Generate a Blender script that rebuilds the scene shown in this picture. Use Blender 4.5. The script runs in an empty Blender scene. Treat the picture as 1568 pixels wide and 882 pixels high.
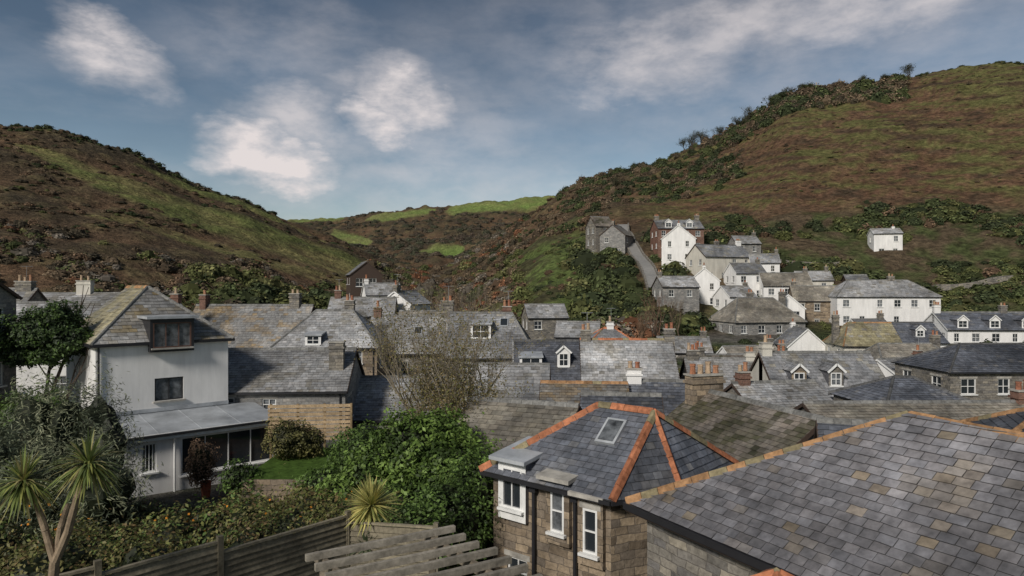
import bpy, math, random
import numpy as np
from mathutils import Vector, noise, Matrix
random.seed(7); rng=np.random.default_rng(7)
S=bpy.context.scene
# ------------------------------------------------------------------ materials
MATS=[];MI={}
def nt(name,rough=.8,spec=.3):
    m=bpy.data.materials.new(name);m.use_nodes=True
    N=m.node_tree.nodes;L=m.node_tree.links
    b=N['Principled BSDF'];b.inputs['Roughness'].default_value=rough
    b.inputs['Specular IOR Level'].default_value=spec
    MI[name]=len(MATS);MATS.append(m)
    return m,N,L,b
def mulnoise(N,L,src,scale,lo,hi,detail=5,stretch=None,coord='Object'):
    tc=N.new('ShaderNodeTexCoord');n=N.new('ShaderNodeTexNoise')
    n.inputs['Scale'].default_value=scale;n.inputs['Detail'].default_value=detail;n.inputs['Roughness'].default_value=.65
    if stretch:
        mp=N.new('ShaderNodeMapping');mp.inputs['Scale'].default_value=stretch
        L.new(tc.outputs[coord],mp.inputs['Vector']);L.new(mp.outputs[0],n.inputs['Vector'])
    else: L.new(tc.outputs[coord],n.inputs['Vector'])
    r=N.new('ShaderNodeMapRange');r.inputs['From Min'].default_value=.3;r.inputs['From Max'].default_value=.7
    r.inputs['To Min'].default_value=lo;r.inputs['To Max'].default_value=hi
    L.new(n.outputs['Fac'],r.inputs['Value'])
    v=N.new('ShaderNodeVectorMath');v.operation='SCALE'
    L.new(src,v.inputs[0]);L.new(r.outputs[0],v.inputs['Scale'])
    return v.outputs[0],n.outputs['Fac']
def bump(N,L,b,h,strength,dist):
    bp=N.new('ShaderNodeBump');bp.inputs['Strength'].default_value=strength;bp.inputs['Distance'].default_value=dist
    L.new(h,bp.inputs['Height']);L.new(bp.outputs[0],b.inputs['Normal'])
def attr_mat(name,rough=.8,spec=.3,sc=4,lo=.75,hi=1.2,bs=.3,bd=.02,sc2=None,transl=0):
    m,N,L,b=nt(name,rough,spec)
    a=N.new('ShaderNodeAttribute');a.attribute_name='Col'
    c=a.outputs['Color']
    if sc: c,f=mulnoise(N,L,c,sc,lo,hi)
    if sc2: c,f2=mulnoise(N,L,c,sc2,lo,hi)
    L.new(c,b.inputs['Base Color'])
    if bs: bump(N,L,b,f,bs,bd)
    if transl:
        t=N.new('ShaderNodeBsdfTranslucent');L.new(c,t.inputs['Color'])
        mx=N.new('ShaderNodeMixShader');mx.inputs[0].default_value=transl
        L.new(b.outputs[0],mx.inputs[1]);L.new(t.outputs[0],mx.inputs[2])
        L.new(mx.outputs[0],N['Material Output'].inputs['Surface'])
    return m
attr_mat('slate',.5,.4,5,.62,1.32,.4,.012,sc2=.7)
attr_mat('leaf',.55,.3,0,0,0,0,0,transl=.25)
attr_mat('leaf_far',.85,.1,0,0,0,0,0,transl=0)
attr_mat('bark',.9,.1,9,.6,1.3,.6,.02)
attr_mat('tile',.8,.2,7,.55,1.3,.4,.01)
attr_mat('timber',.8,.2,3,.65,1.25,.3,.01,sc2=14)
def plain(name,col,rough=.6,spec=.3,sc=3,lo=.85,hi=1.1,st=None,bs=.15,sc2=None,lo2=.85):
    m,N,L,b=nt(name,rough,spec)
    r=N.new('ShaderNodeRGB');r.outputs[0].default_value=(*col,1)
    c,f=mulnoise(N,L,r.outputs[0],sc,lo,hi,stretch=st)
    if sc2: c,_=mulnoise(N,L,c,sc2,lo2,1.05,stretch=(1,1,.12))
    L.new(c,b.inputs['Base Color'])
    if bs: bump(N,L,b,f,bs,.02)
plain('white_render',(.80,.79,.77),.8,.2,1.2,.86,1.03,(1,1,.35),sc2=3,lo2=.9)
plain('cream_render',(.60,.57,.50),.8,.2,1.2,.8,1.08,(1,1,.35),sc2=3)
plain('white_paint',(.76,.76,.74),.45,.4)
plain('black_paint',(.025,.025,.028),.4,.4)
plain('brown_paint',(.11,.06,.045),.5,.4)
plain('lead',(.40,.42,.44),.45,.5,1.3,.6,1.2)
plain('flatroof',(.36,.38,.40),.4,.5,.9,.6,1.25)
plain('darkwood',(.07,.05,.04),.7,.2,5)
plain('lawn',(.07,.125,.024),.9,.1,3,.55,1.4,bs=.8,sc2=9,lo2=.6)
plain('asphalt',(.24,.235,.225),.85,.2,2)
plain('concrete',(.40,.38,.34),.85,.2,3,.6,1.2)
def stone(name,cols,mort,bw=.36,bh=.17):
    m,N,L,b=nt(name,.9,.15)
    tc=N.new('ShaderNodeTexCoord');nz=N.new('ShaderNodeTexNoise');nz.inputs['Scale'].default_value=2.2;nz.inputs['Detail'].default_value=3
    L.new(tc.outputs['UV'],nz.inputs['Vector'])
    sb=N.new('ShaderNodeVectorMath');sb.operation='SUBTRACT';L.new(nz.outputs['Color'],sb.inputs[0]);sb.inputs[1].default_value=(.5,.5,.5)
    sc_=N.new('ShaderNodeVectorMath');sc_.operation='MULTIPLY';L.new(sb.outputs[0],sc_.inputs[0]);sc_.inputs[1].default_value=(.28,.11,0) if bw>.3 else (.01,.005,0)
    ad=N.new('ShaderNodeVectorMath');ad.operation='ADD';L.new(tc.outputs['UV'],ad.inputs[0]);L.new(sc_.outputs[0],ad.inputs[1])
    br=N.new('ShaderNodeTexBrick');br.inputs['Scale'].default_value=1;br.inputs['Brick Width'].default_value=bw;br.inputs['Row Height'].default_value=bh
    br.inputs['Mortar Size'].default_value=.012 if bw>.3 else .006;br.inputs['Mortar Smooth'].default_value=.5
    br.inputs['Color1'].default_value=(0,0,0,1);br.inputs['Color2'].default_value=(1,1,1,1);br.inputs['Mortar'].default_value=(.5,.5,.5,1);br.inputs['Bias'].default_value=0
    br.squash=1.4;br.squash_frequency=3
    L.new(ad.outputs[0],br.inputs['Vector'])
    cr=N.new('ShaderNodeValToRGB');cr.color_ramp.elements[0].color=(*cols[0],1);cr.color_ramp.elements[1].color=(*cols[-1],1)
    for i,c in enumerate(cols[1:-1]):
        el=cr.color_ramp.elements.new((i+1)/(len(cols)-1));el.color=(*c,1)
    L.new(br.outputs['Color'],cr.inputs[0])
    mx=N.new('ShaderNodeMix');mx.data_type='RGBA';L.new(br.outputs['Fac'],mx.inputs[0])
    L.new(cr.outputs[0],mx.inputs[6]);mx.inputs[7].default_value=(*mort,1)
    c,f=mulnoise(N,L,mx.outputs[2],1.2,.7,1.2);c,f=mulnoise(N,L,c,9,.7,1.25)
    L.new(c,b.inputs['Base Color'])
    iv=N.new('ShaderNodeMath');iv.operation='SUBTRACT';iv.inputs[0].default_value=1;L.new(br.outputs['Fac'],iv.inputs[1])
    ad2=N.new('ShaderNodeMath');ad2.operation='ADD';L.new(iv.outputs[0],ad2.inputs[0]);L.new(f,ad2.inputs[1])
    bump(N,L,b,ad2.outputs[0],.7,.03)
stone('stone',[(.11,.105,.098),(.25,.23,.195),(.16,.152,.145),(.33,.295,.235)],(.17,.155,.135))
stone('stone_brown',[(.12,.095,.07),(.30,.235,.165),(.18,.15,.12),(.37,.29,.20)],(.15,.125,.10),.4,.21)
stone('stone_grey',[(.17,.17,.168),(.29,.285,.27),(.22,.215,.21),(.36,.34,.31)],(.25,.24,.22))
stone('brick',[(.15,.085,.065),(.24,.13,.095),(.2,.11,.08)],(.25,.21,.18),.22,.075)
STONEM=[MI[k] for k in('stone','stone_brown','stone_grey','brick')]
m,N,L,b=nt('glass',.08,.6);b.inputs['Base Color'].default_value=(.025,.03,.035,1)
m,N,L,b=nt('glass_net',.15,.5)
r=N.new('ShaderNodeRGB');r.outputs[0].default_value=(.13,.14,.15,1);c,f=mulnoise(N,L,r.outputs[0],3,.2,1.6);L.new(c,b.inputs['Base Color'])
# ------------------------------------------------------------------ mesh builder
class MB:
    def __init__(s): s.V=[];s.F=[];s.M=[];s.C=[]
    def add(s,vs,fs,m,col=(.5,.5,.5)):
        o=len(s.V);s.V.extend([tuple(v) for v in vs])
        for f in fs: s.F.append([i+o for i in f]);s.M.append(MI[m]);s.C.append(col)
    def obox(s,c,a,b,d,m,col=(.5,.5,.5)):
        c=Vector(c);a=Vector(a);b=Vector(b);d=Vector(d);vs=[]
        for i in (-1,1):
            for j in (-1,1):
                for k in (-1,1): vs.append(c+a*i+b*j+d*k)
        s.add(vs,[(0,1,3,2),(4,6,7,5),(0,4,5,1),(2,3,7,6),(0,2,6,4),(1,5,7,3)],m,col)
    def box(s,x0,x1,y0,y1,z0,z1,m,col=(.5,.5,.5)):
        s.obox(((x0+x1)/2,(y0+y1)/2,(z0+z1)/2),((x1-x0)/2,0,0),(0,(y1-y0)/2,0),(0,0,(z1-z0)/2),m,col)
    def beam(s,p0,p1,w,h,m,col=(.5,.5,.5)):
        p0=Vector(p0);p1=Vector(p1);d=(p1-p0);L=d.length;d.normalize()
        side=d.cross(Vector((0,0,1)));side=side.normalized() if side.length>1e-3 else Vector((1,0,0))
        up=side.cross(d)
        s.obox((p0+p1)/2,d*L/2,side*w/2,up*h/2,m,col)
    def cyl(s,p0,p1,r0,r1,m,n=8,col=(.5,.5,.5),cap=True):
        p0=Vector(p0);p1=Vector(p1);d=(p1-p0).normalized()
        a=d.cross(Vector((0,0,1)));a=a.normalized() if a.length>1e-2 else Vector((1,0,0));b=d.cross(a)
        vs=[]
        for p,r in((p0,r0),(p1,r1)):
            for i in range(n):
                t=2*math.pi*i/n;vs.append(p+a*math.cos(t)*r+b*math.sin(t)*r)
        fs=[(i,(i+1)%n,n+(i+1)%n,n+i) for i in range(n)]
        if cap: fs.append(tuple(range(n,2*n)))
        s.add(vs,fs,m,col)
    def build(s,name,parent=None):
        if not s.F: return None
        me=bpy.data.meshes.new(name);me.from_pydata(s.V,[],s.F)
        used=sorted(set(s.M));rm={m:i for i,m in enumerate(used)}
        for u in used: me.materials.append(MATS[u])
        me.polygons.foreach_set('material_index',[rm[m] for m in s.M])
        at=me.color_attributes.new('Col','FLOAT_COLOR','CORNER')
        ltot=[len(f) for f in s.F]
        cc=np.repeat(np.array([(*c,1) for c in s.C],dtype=np.float32),ltot,axis=0)
        at.data.foreach_set('color',cc.ravel())
        me.update()
        if any(u in STONEM for u in used):
            # metric wall coordinates: along the wall, and height
            nf=len(me.polygons);Nn=np.empty(nf*3,np.float32);me.polygons.foreach_get('normal',Nn);Nn=Nn.reshape(-1,3)
            Vv=np.array(s.V,np.float32);li=np.concatenate([np.array(f) for f in s.F]);nl=np.repeat(Nn,ltot,axis=0);P=Vv[li]
            h=np.hypot(nl[:,0],nl[:,1]);ok=h>.3;hx=np.where(ok,nl[:,0]/np.maximum(h,1e-6),0);hy=np.where(ok,nl[:,1]/np.maximum(h,1e-6),-1)
            uu=-hy*P[:,0]+hx*P[:,1];vv=np.where(ok,P[:,2],P[:,1]);uvl=me.uv_layers.new(name='UVMap')
            uvl.data.foreach_set('uv',np.stack([uu,vv],1).astype(np.float32).ravel())
        ob=bpy.data.objects.new(name,me);S.collection.objects.link(ob)
        if parent: ob.parent=parent
        return ob
def empty(name,x=0,y=0,z=0,rot=0):
    e=bpy.data.objects.new(name,None);e.location=(x,y,z);e.rotation_euler=(0,0,rot);S.collection.objects.link(e);return e
def quads_obj(name,V,C,mat,parent=None):
    n=len(V)//4;me=bpy.data.meshes.new(name)
    me.vertices.add(len(V));me.vertices.foreach_set('co',V.astype(np.float32).ravel())
    me.loops.add(len(V));me.loops.foreach_set('vertex_index',np.arange(len(V),dtype=np.int32))
    me.polygons.add(n);me.polygons.foreach_set('loop_start',np.arange(0,len(V),4,dtype=np.int32))
    me.polygons.foreach_set('loop_total',np.full(n,4,dtype=np.int32))
    me.materials.append(MATS[MI[mat]])
    at=me.color_attributes.new('Col','FLOAT_COLOR','POINT')
    c4=np.ones((len(V),4),np.float32);c4[:,:3]=C;at.data.foreach_set('color',c4.ravel())
    me.update();me.validate();ob=bpy.data.objects.new(name,me);S.collection.objects.link(ob)
    if parent: ob.parent=parent
    return ob
# ------------------------------------------------------------------ terrain (valley, survey columns by bearing; rows by distance)
F=1045.
near=[(3,-4.6),(8,-5.6),(14,-7),(22,-8.4),(35,-8.9),(60,-9.6)]
cols=[ # bearing, foot, mid, crest, dip, farmid, farcrest
(-800,(65,-5),(125,20),(200,56),(280,50),(500,45),(900,60)),
(-250,(72,-6),(140,20),(220,57),(300,50),(500,45),(900,60)),
(0,(75,-7),(150,20),(230,56.5),(300,50),(500,40),(900,60)),
(120,(78,-7),(155,17),(240,53),(310,46),(500,40),(900,60)),
(215,(82,-7.5),(160,15.5),(250,48),(320,40),(500,40),(850,65)),
(300,(86,-8),(170,13),(265,39.8),(340,32),(520,38),(820,70)),
(380,(90,-8),(180,11.5),(280,35.5),(360,26),(540,38),(800,75)),
(455,(95,-8),(195,9),(295,28.5),(380,20),(550,38),(800,81)),
(520,(100,-8),(205,6),(305,22),(400,13),(550,36),(800,84)),
(560,(105,-8),(210,3),(310,16),(410,11),(550,36),(800,91)),
(600,(108,-8),(215,0),(315,9),(420,10),(550,38),(800,94)),
(660,(110,-8),(220,-2),(330,8),(430,12),(550,40),(800,98)),
(700,(110,-8),(220,-1.5),(350,13),(430,14),(560,42),(800,100)),
(720,(110,-8),(215,0),(350,17.5),(430,16),(560,43),(800,102)),
(760,(105,-8),(205,4),(350,26),(430,24),(570,45),(800,106)),
(800,(98,-8),(190,9),(345,35),(430,33),(580,48),(800,109)),
(840,(95,-8),(180,13),(340,44),(430,42),(580,55),(800,110)),
(900,(95,-8),(172,14.5),(320,52),(430,50),(580,60),(800,100)),
(960,(98,-7),(168,15),(300,52.5),(400,52),(580,70),(800,100)),
(1000,(102,-6.5),(165,14.5),(290,51.5),(390,52),(580,70),(800,100)),
(1060,(106,-6),(163,14.5),(280,57),(380,58),(580,75),(800,100)),
(1140,(110,-5.5),(165,17),(270,65),(370,68),(580,80),(800,100)),
(1200,(112,-5.5),(165,20),(270,77),(360,80),(580,85),(800,100)),
(1300,(112,-5.5),(160,20),(265,80),(350,84),(580,90),(800,100)),
(1450,(110,-5.5),(155,20),(255,82),(340,86),(580,90),(800,100)),
(1568,(105,-5.5),(150,20),(245,82),(330,86),(580,90),(800,100)),
(1800,(95,-5),(140,22),(230,84),(320,86),(580,90),(800,100)),
(2500,(82,-4),(125,22),(200,76),(300,80),(580,90),(800,100))]
cb=np.array([c[0] for c in cols],float)
LD=np.array([[p[0] for p in near]+[p[0] for p in c[1:]]+[2600] for c in cols],float)
LZ=np.array([[p[1] for p in near]+[p[1] for p in c[1:]]+[60] for c in cols],float)
pxs=np.concatenate([np.linspace(-800,-80,60,endpoint=False),np.linspace(-80,1650,640,endpoint=False),np.linspace(1650,2500,60)])
segn=[6,6,8,8,10,14,60,75,14,22,42,6]
ts=np.concatenate([np.linspace(i,i+1,n,endpoint=False) for i,n in enumerate(segn)]+[[12.]])
def lay(A):
    c=np.stack([np.interp(pxs,cb,A[:,k]) for k in range(A.shape[1])],1)
    return np.stack([np.interp(ts,np.arange(A.shape[1]),c[j]) for j in range(len(pxs))],0)
def sm(A,k,ax):
    pad=[(0,0),(0,0)];pad[ax]=(k,k);B=np.pad(A,pad,mode='reflect',reflect_type='odd')
    w=np.hanning(2*k+3)[1:-1];w/=w.sum()
    return np.apply_along_axis(lambda r:np.convolve(r,w,'valid'),ax,B)
GD=lay(LD);GZ=lay(LZ)
GD=sm(sm(GD,5,1),9,0);GZ=sm(sm(GZ,5,1),9,0)
U=(pxs[:,None]-784)/F
GX=U*GD
N1=np.zeros_like(GZ);N2=np.zeros_like(GZ)
for i in range(GZ.shape[0]):
    for j in range(GZ.shape[1]):
        x,y=GX[i,j],GD[i,j]
        N1[i,j]=noise.fractal(Vector((x/30,y/30,1.3)),1,2,4)
        N2[i,j]=noise.fractal(Vector((x/6,y/6,5.3)),.8,2,3)
tt=np.broadcast_to(ts[None,:],GZ.shape);pp=np.broadcast_to(pxs[:,None],GZ.shape)
amp=np.clip((tt-5.6)/.8,0,1)
GZ=GZ+amp*(N1*1.6+N2*.5)*np.clip(GD/150,.6,2.5)
def ground(x,y):
    px=784+F*x/max(y,1);c=int(round(float(np.interp(px,pxs,np.arange(len(pxs))))))
    return float(np.interp(y,GD[c],GZ[c]))
def band(px,t,pts):
    p=np.array(pts);tc=np.interp(px,p[:,0],p[:,1]);hw=np.interp(px,p[:,0],p[:,2],left=0.001,right=.001)
    return np.clip((hw-np.abs(t-tc))/(.3*hw+.02),0,1)
def grassmask(px,t,n1=0,n2=0):
    t2=t+n1*.09+n2*.04
    g=band(px,t2,[(20,7.64,.02),(60,7.6,.12),(150,7.42,.16),(230,7.34,.19),(300,7.30,.25),(430,7.2,.31),(540,7.15,.36),(610,7.1,.15)])
    g=np.maximum(g,band(px,t2,[(205,7.80,.02),(260,7.82,.08),(340,7.82,.10),(430,7.77,.12),(500,7.72,.1)]))
    g=np.maximum(g,.85*band(px,t2,[(130,7.0,.01),(200,6.98,.06),(300,6.9,.09),(450,6.75,.12),(560,6.7,.12)]))
    return g
def fieldmask(px,t):
    g=band(px,t,[(680,10.68,.02),(695,10.72,.22),(860,10.70,.27),(900,10.7,.1)])
    g=np.maximum(g,band(px,t,[(560,10.6,.02),(585,10.62,.16),(655,10.74,.16),(668,10.8,.04)]))
    g=np.maximum(g,band(px,t,[(500,10.1,.02),(512,10.15,.2),(548,10.05,.24),(570,9.95,.05)]))
    g=np.maximum(g,band(px,t,[(440,10.88,.14),(520,10.86,.12),(530,10.86,.02)]))
    g=np.maximum(g,band(px,t,[(640,9.5,.02),(665,9.5,.16),(700,9.55,.18),(712,9.55,.02)]))
    return g
def colr(c): return np.array(c,float)[None,None,:]
def mix(a,b,f): return a*(1-f[...,None])+b*f[...,None]
base=mix(colr((.145,.092,.055)),colr((.068,.055,.036)),np.clip(.45+N1*1.1,0,1))
base=mix(base,colr((.155,.125,.065)),np.clip(N2*1.2-.02,0,.7))
g=grassmask(pp,tt,N1,N2)*np.clip(1.0+N2*1.1,0,1)
base=mix(base,mix(colr((.22,.195,.082)),colr((.155,.175,.058)),np.clip(.5+N1*2,0,1)),g)
rh=np.clip((pp-930)/120,0,1)*np.clip((tt-6.9)/.15,0,1)*(tt<9)
st=np.zeros_like(N1)
for i in range(GZ.shape[0]):
    if pxs[i]<850: continue
    for j in range(GZ.shape[1]):
        st[i,j]=noise.fractal(Vector((GX[i,j]/9+GD[i,j]/40,GZ[i,j]/2.0,2.2)),.7,2,5)
rb=mix(colr((.145,.083,.052)),colr((.125,.122,.047)),np.clip(.36+N1*.8+st*1.6+(tt-7.5)*.4,0,1))
rb=mix(rb,colr((.06,.048,.032)),np.clip(st*-1.3+.0,0,.85))
base=mix(base,rb,rh)
gt=np.clip((pp-1040)/60,0,1)*np.clip((tt-5.9)/.2,0,1)*np.clip((6.98+N1*.12-tt)/.08,0,1)
base=mix(base,mix(colr((.075,.09,.035)),colr((.11,.082,.052)),np.clip(N2*2+.5,0,1)),gt)
sp=np.clip((pp-750+N1*15)/15,0,1)*np.clip((915-pp)/20,0,1)*np.clip((tt-5.9)/.1,0,1)*np.clip((7.08+(pp-760)*.0005-tt+N1*.08)/.06,0,1)
base=mix(base,mix(colr((.115,.15,.047)),colr((.08,.075,.038)),np.clip(N2*1.8+.4,0,1)),sp)
fm=fieldmask(pp,tt)
base=mix(base,mix(colr((.17,.24,.066)),colr((.22,.23,.085)),np.clip(N1+.5,0,1)),fm)
vil=np.clip((6.0-tt)/.3,0,1)
base=mix(base,mix(colr((.15,.14,.12)),colr((.06,.08,.03)),np.clip(.5+N2*2,0,1)),vil)
base=mix(base,colr((.045,.05,.022)),np.clip((2.6-tt)/.3,0,1)*1.)
nc,nr=GZ.shape
V=np.stack([GX,GD,GZ],2).reshape(-1,3)
ii,jj=np.meshgrid(np.arange(nc-1),np.arange(nr-1),indexing='ij')
q=np.stack([ii*nr+jj,(ii+1)*nr+jj,(ii+1)*nr+jj+1,ii*nr+jj+1],2).reshape(-1,4).astype(np.int32)
me=bpy.data.meshes.new('terrain');me.vertices.add(len(V));me.vertices.foreach_set('co',V.astype(np.float32).ravel())
me.loops.add(q.size);me.loops.foreach_set('vertex_index',q.ravel());me.polygons.add(len(q))
me.polygons.foreach_set('loop_start',np.arange(0,q.size,4,dtype=np.int32));me.polygons.foreach_set('loop_total',np.full(len(q),4,np.int32))
me.polygons.foreach_set('use_smooth',np.ones(len(q),bool))
at=me.color_attributes.new('Col','FLOAT_COLOR','POINT');c4=np.ones((len(V),4),np.float32);c4[:,:3]=base.reshape(-1,3);at.data.foreach_set('color',c4.ravel())
m,N,L,b=nt('hill_ground',.95,.1)
a=N.new('ShaderNodeAttribute');a.attribute_name='Col'
c,f=mulnoise(N,L,a.outputs['Color'],.9,.42,1.55,6);c,f2=mulnoise(N,L,c,.22,.72,1.28,5);c,f3=mulnoise(N,L,c,.5,.62,1.33,8,(1,1,4))
L.new(c,b.inputs['Base Color']);bump(N,L,b,f,1.0,1.2)
me.materials.append(m);me.update()
ob=bpy.data.objects.new('terrain',me);S.collection.objects.link(ob)
mb=MB();mb.add([(-4000,-4000,-18),(4000,-4000,-18),(4000,4000,-18),(-4000,4000,-18)],[(0,1,2,3)],'lawn');mb.build('ground')
# ------------------------------------------------------------------ roofs
PAL={'blue':((.118,.126,.146),(.185,.182,.18),.15),'grey':((.225,.228,.235),(.27,.25,.20),.25),'light':((.355,.355,.355),(.23,.215,.185),.38),
'lichen':((.29,.285,.275),(.34,.25,.14),.45),'moss':((.19,.165,.14),(.068,.066,.036),.6),'yellow':((.31,.275,.17),(.24,.23,.21),.5),
'brown':((.27,.245,.205),(.33,.30,.24),.4),'fore':((.172,.168,.178),(.22,.182,.135),.28),'wh':((.29,.285,.275),(.27,.215,.12),.33)}
def clip(poly,cl):
    out=poly
    for i in range(len(cl)):
        a=cl[i];b=cl[(i+1)%len(cl)];inp=out;out=[]
        if not inp: return []
        def sd(p): return (b[0]-a[0])*(p[1]-a[1])-(b[1]-a[1])*(p[0]-a[0])
        for k in range(len(inp)):
            p=inp[k];q_=inp[(k+1)%len(inp)];dp=sd(p);dq=sd(q_)
            if dp>=0: out.append(p)
            if (dp>=0)!=(dq>=0):
                t=dp/(dp-dq);out.append((p[0]+(q_[0]-p[0])*t,p[1]+(q_[1]-p[1])*t))
    return out
ROOFK=[1.0]
def slates(mb,poly,w=.3,e=.2,pal='grey',lip=True,th=.022):
    """cover a planar roof polygon (first edge = eave) with individually laid slates"""
    P=[Vector(p) for p in poly];n=Vector((0,0,0))
    for i in range(len(P)):
        a=P[i];b_=P[(i+1)%len(P)];n+=a.cross(b_)
    n.normalize()
    if n.z<0: n=-n;P=[P[1],P[0]]+P[:1:-1]
    u=(P[1]-P[0]).normalized();u=(u-n*u.dot(n)).normalized();v=n.cross(u)
    o=P[0];p2=[((p-o).dot(u),(p-o).dot(v)) for p in P]
    mb.add(P,[tuple(range(len(P)))],'slate',(.05,.05,.05))
    c0,c1,pf=PAL[pal];K=ROOFK[0];c0=np.array(c0)*K;c1=np.array(c1)*K
    u0=min(p[0] for p in p2);u1=max(p[0] for p in p2);v0=min(p[1] for p in p2);v1=max(p[1] for p in p2)
    off=random.random()*50;r=v0;row=0
    ch=(1,1,1,.8,1.2,.9,1.1,.95) if pal in('fore','blue') else (1,1,1,.84,1.16,.92,1.08)
    while r<v1:
        x=u0-w*(.5 if row%2 else 1)-random.random()*.03
        while x<u1:
            ww=w*(1+random.uniform(-.1,.1));g=.005;tw=random.uniform(-.007,.007)
            qd=[(x+g,r-random.random()*.008+tw),(x+ww-g,r-random.random()*.008-tw),(x+ww-g,r+e*1.05),(x+g,r+e*1.05)]
            x+=ww
            pc=clip(qd,p2)
            if len(pc)<3: continue
            h0=th+random.random()*.012
            vs=[o+u*a_+v*b_+n*(h0+(.004-h0)*min(1,max(0,(b_-r)/e))) for a_,b_ in pc]
            cx=o+u*x+v*r
            nf=noise.fractal(Vector((cx.x*.7+off,cx.y*.7,cx.z*.7)),.8,2,3)
            nf2=noise.noise(Vector((cx.x*.3+off,cx.y*.3,cx.z*.5+9)))
            f=max(0,min(1,(nf-.55+pf*1.2)*2.2));f=f*random.uniform(.4,1)
            if random.random()<.03+pf*.10: f=random.uniform(.4,1)
            col=(c0*(1-f)+c1*f)*random.choice(ch)*random.uniform(.88,1.12)*(1+nf2*.6)
            t=random.uniform(-.02,.02);col=tuple(np.clip(col*np.array((1+t,1,1-t)),.01,1))
            fs=[tuple(range(len(vs)))]
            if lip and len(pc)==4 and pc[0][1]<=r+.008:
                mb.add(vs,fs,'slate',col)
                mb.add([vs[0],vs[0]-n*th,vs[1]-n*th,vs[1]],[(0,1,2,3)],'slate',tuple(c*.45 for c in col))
            else: mb.add(vs,fs,'slate',col)
        r+=e;row+=1
RC={'orange':(.42,.165,.085),'grey':(.2,.198,.188),'lich':(.35,.20,.10),'dark':(.1,.1,.1)}
def ridge(mb,p0,p1,kind='grey',r=.11,seg=.42):
    p0=Vector(p0);p1=Vector(p1);d=p1-p0;L_=d.length;d.normalize();s=d.cross(Vector((0,0,1))).normalized();up=s.cross(d)
    n=max(1,int(L_/seg));c=RC[kind]
    for i in range(n):
        a=p0+d*(L_*i/n);b_=p0+d*(L_*(i+1)/n-.012)
        h=random.uniform(0,.014);k=random.uniform(.7,1.2)
        col=tuple(x*k for x in c)
        if kind in('orange','lich') and random.random()<.25: col=(.26*k,.22*k,.13*k)
        prof=[(-r*1.15,-.06),(-r*.55,.05+h),(0,.085+h),(r*.55,.05+h),(r*1.15,-.06)]
        vs=[p+s*x+up*z for p in(a,b_) for x,z in prof]
        fs=[(j,j+1,6+j,5+j) for j in range(4)]+[(0,1,2,3,4),(9,8,7,6,5)]
        mb.add(vs,fs,'tile',col)
def wall(mb,o,u,n,length,z0,z1,ops,mat,frame='white_paint',bars=(2,2),glass='glass',rev=.13):
    o=Vector((o[0],o[1],0));u=Vector(u);n=Vector(n)
    R=[(max(.05,s-w/2),min(length-.05,s+w/2),z-h/2,z+h/2) for s,z,w,h in ops]
    xs=sorted(set([0,length]+[r[0] for r in R]+[r[1] for r in R]));zs=sorted(set([z0,z1]+[r[2] for r in R]+[r[3] for r in R]))
    P=lambda s,z,d=0:o+u*s+n*d+Vector((0,0,z))
    for i in range(len(xs)-1):
        for j in range(len(zs)-1):
            cx=(xs[i]+xs[i+1])/2;cz=(zs[j]+zs[j+1])/2
            if any(r[0]<cx<r[1] and r[2]<cz<r[3] for r in R): continue
            mb.add([P(xs[i],zs[j]),P(xs[i+1],zs[j]),P(xs[i+1],zs[j+1]),P(xs[i],zs[j+1])],[(0,1,2,3)],mat)
    Z=Vector((0,0,1))
    for a,b_,c,d in R:
        mb.add([P(a,c),P(b_,c),P(b_,d),P(a,d),P(a,c,-rev),P(b_,c,-rev),P(b_,d,-rev),P(a,d,-rev)],[(0,4,5,1),(1,5,6,2),(2,6,7,3),(3,7,4,0)],mat)
        gl=random.choice((glass,glass,'glass_net'))
        mb.add([P(a,c,-rev+.01),P(b_,c,-rev+.01),P(b_,d,-rev+.01),P(a,d,-rev+.01)],[(0,1,2,3)],gl)
        f=.055;D=-rev+.05
        mb.obox(P((a+b_)/2,c+f/2,D),u*(b_-a)/2,n*.03,Z*f/2,frame);mb.obox(P((a+b_)/2,d-f/2,D),u*(b_-a)/2,n*.03,Z*f/2,frame)
        for s in(a+f/2,b_-f/2): mb.obox(P(s,(c+d)/2,D),u*f/2,n*.028,Z*((d-c)/2-f),frame)
        for k in range(1,bars[0]): mb.obox(P(a+(b_-a)*k/bars[0],(c+d)/2,D),u*.018,n*.02,Z*((d-c)/2-f),frame)
        for k in range(1,bars[1]): mb.obox(P((a+b_)/2,c+(d-c)*k/bars[1],D+.003),u*((b_-a)/2-f),n*.02,Z*.02,frame)
        mb.obox(P((a+b_)/2,c-.04,.04),u*((b_-a)/2+.08),n*.08,Z*.035,'concrete' if frame!='white_paint' else frame)
        if mat in('stone','stone_brown','stone_grey') and d+.16<z1: mb.obox(P((a+b_)/2,d+.08,.0),u*((b_-a)/2+.1),n*.012,Z*.075,'concrete')
FOOT=[]
def chimney(mb,x,y,zb,zt,w=.9,d=.55,mat='stone',pots=2):
    mb.box(x-w/2,x+w/2,y-d/2,y+d/2,zb,zt,mat)
    mb.box(x-w/2-.06,x+w/2+.06,y-d/2-.06,y+d/2+.06,zt-.3,zt-.2,mat)
    mb.box(x-w/2-.05,x+w/2+.05,y-d/2-.05,y+d/2+.05,zt,zt+.07,'concrete')
    for i in range(pots):
        if w>=d: px_,py_=x-w/2+w*(i+.5)/pots,y
        else: px_,py_=x,y-d/2+d*(i+.5)/pots
        c=random.choice(((.36,.16,.09),(.30,.13,.08),(.42,.31,.21),(.38,.20,.12)));h=random.uniform(.28,.5)
        mb.cyl((px_,py_,zt+.07),(px_,py_,zt+.07+h),.12,.095,'tile',8,c);mb.cyl((px_,py_,zt+h),(px_,py_,zt+.08+h),.12,.12,'tile',8,c)
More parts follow.
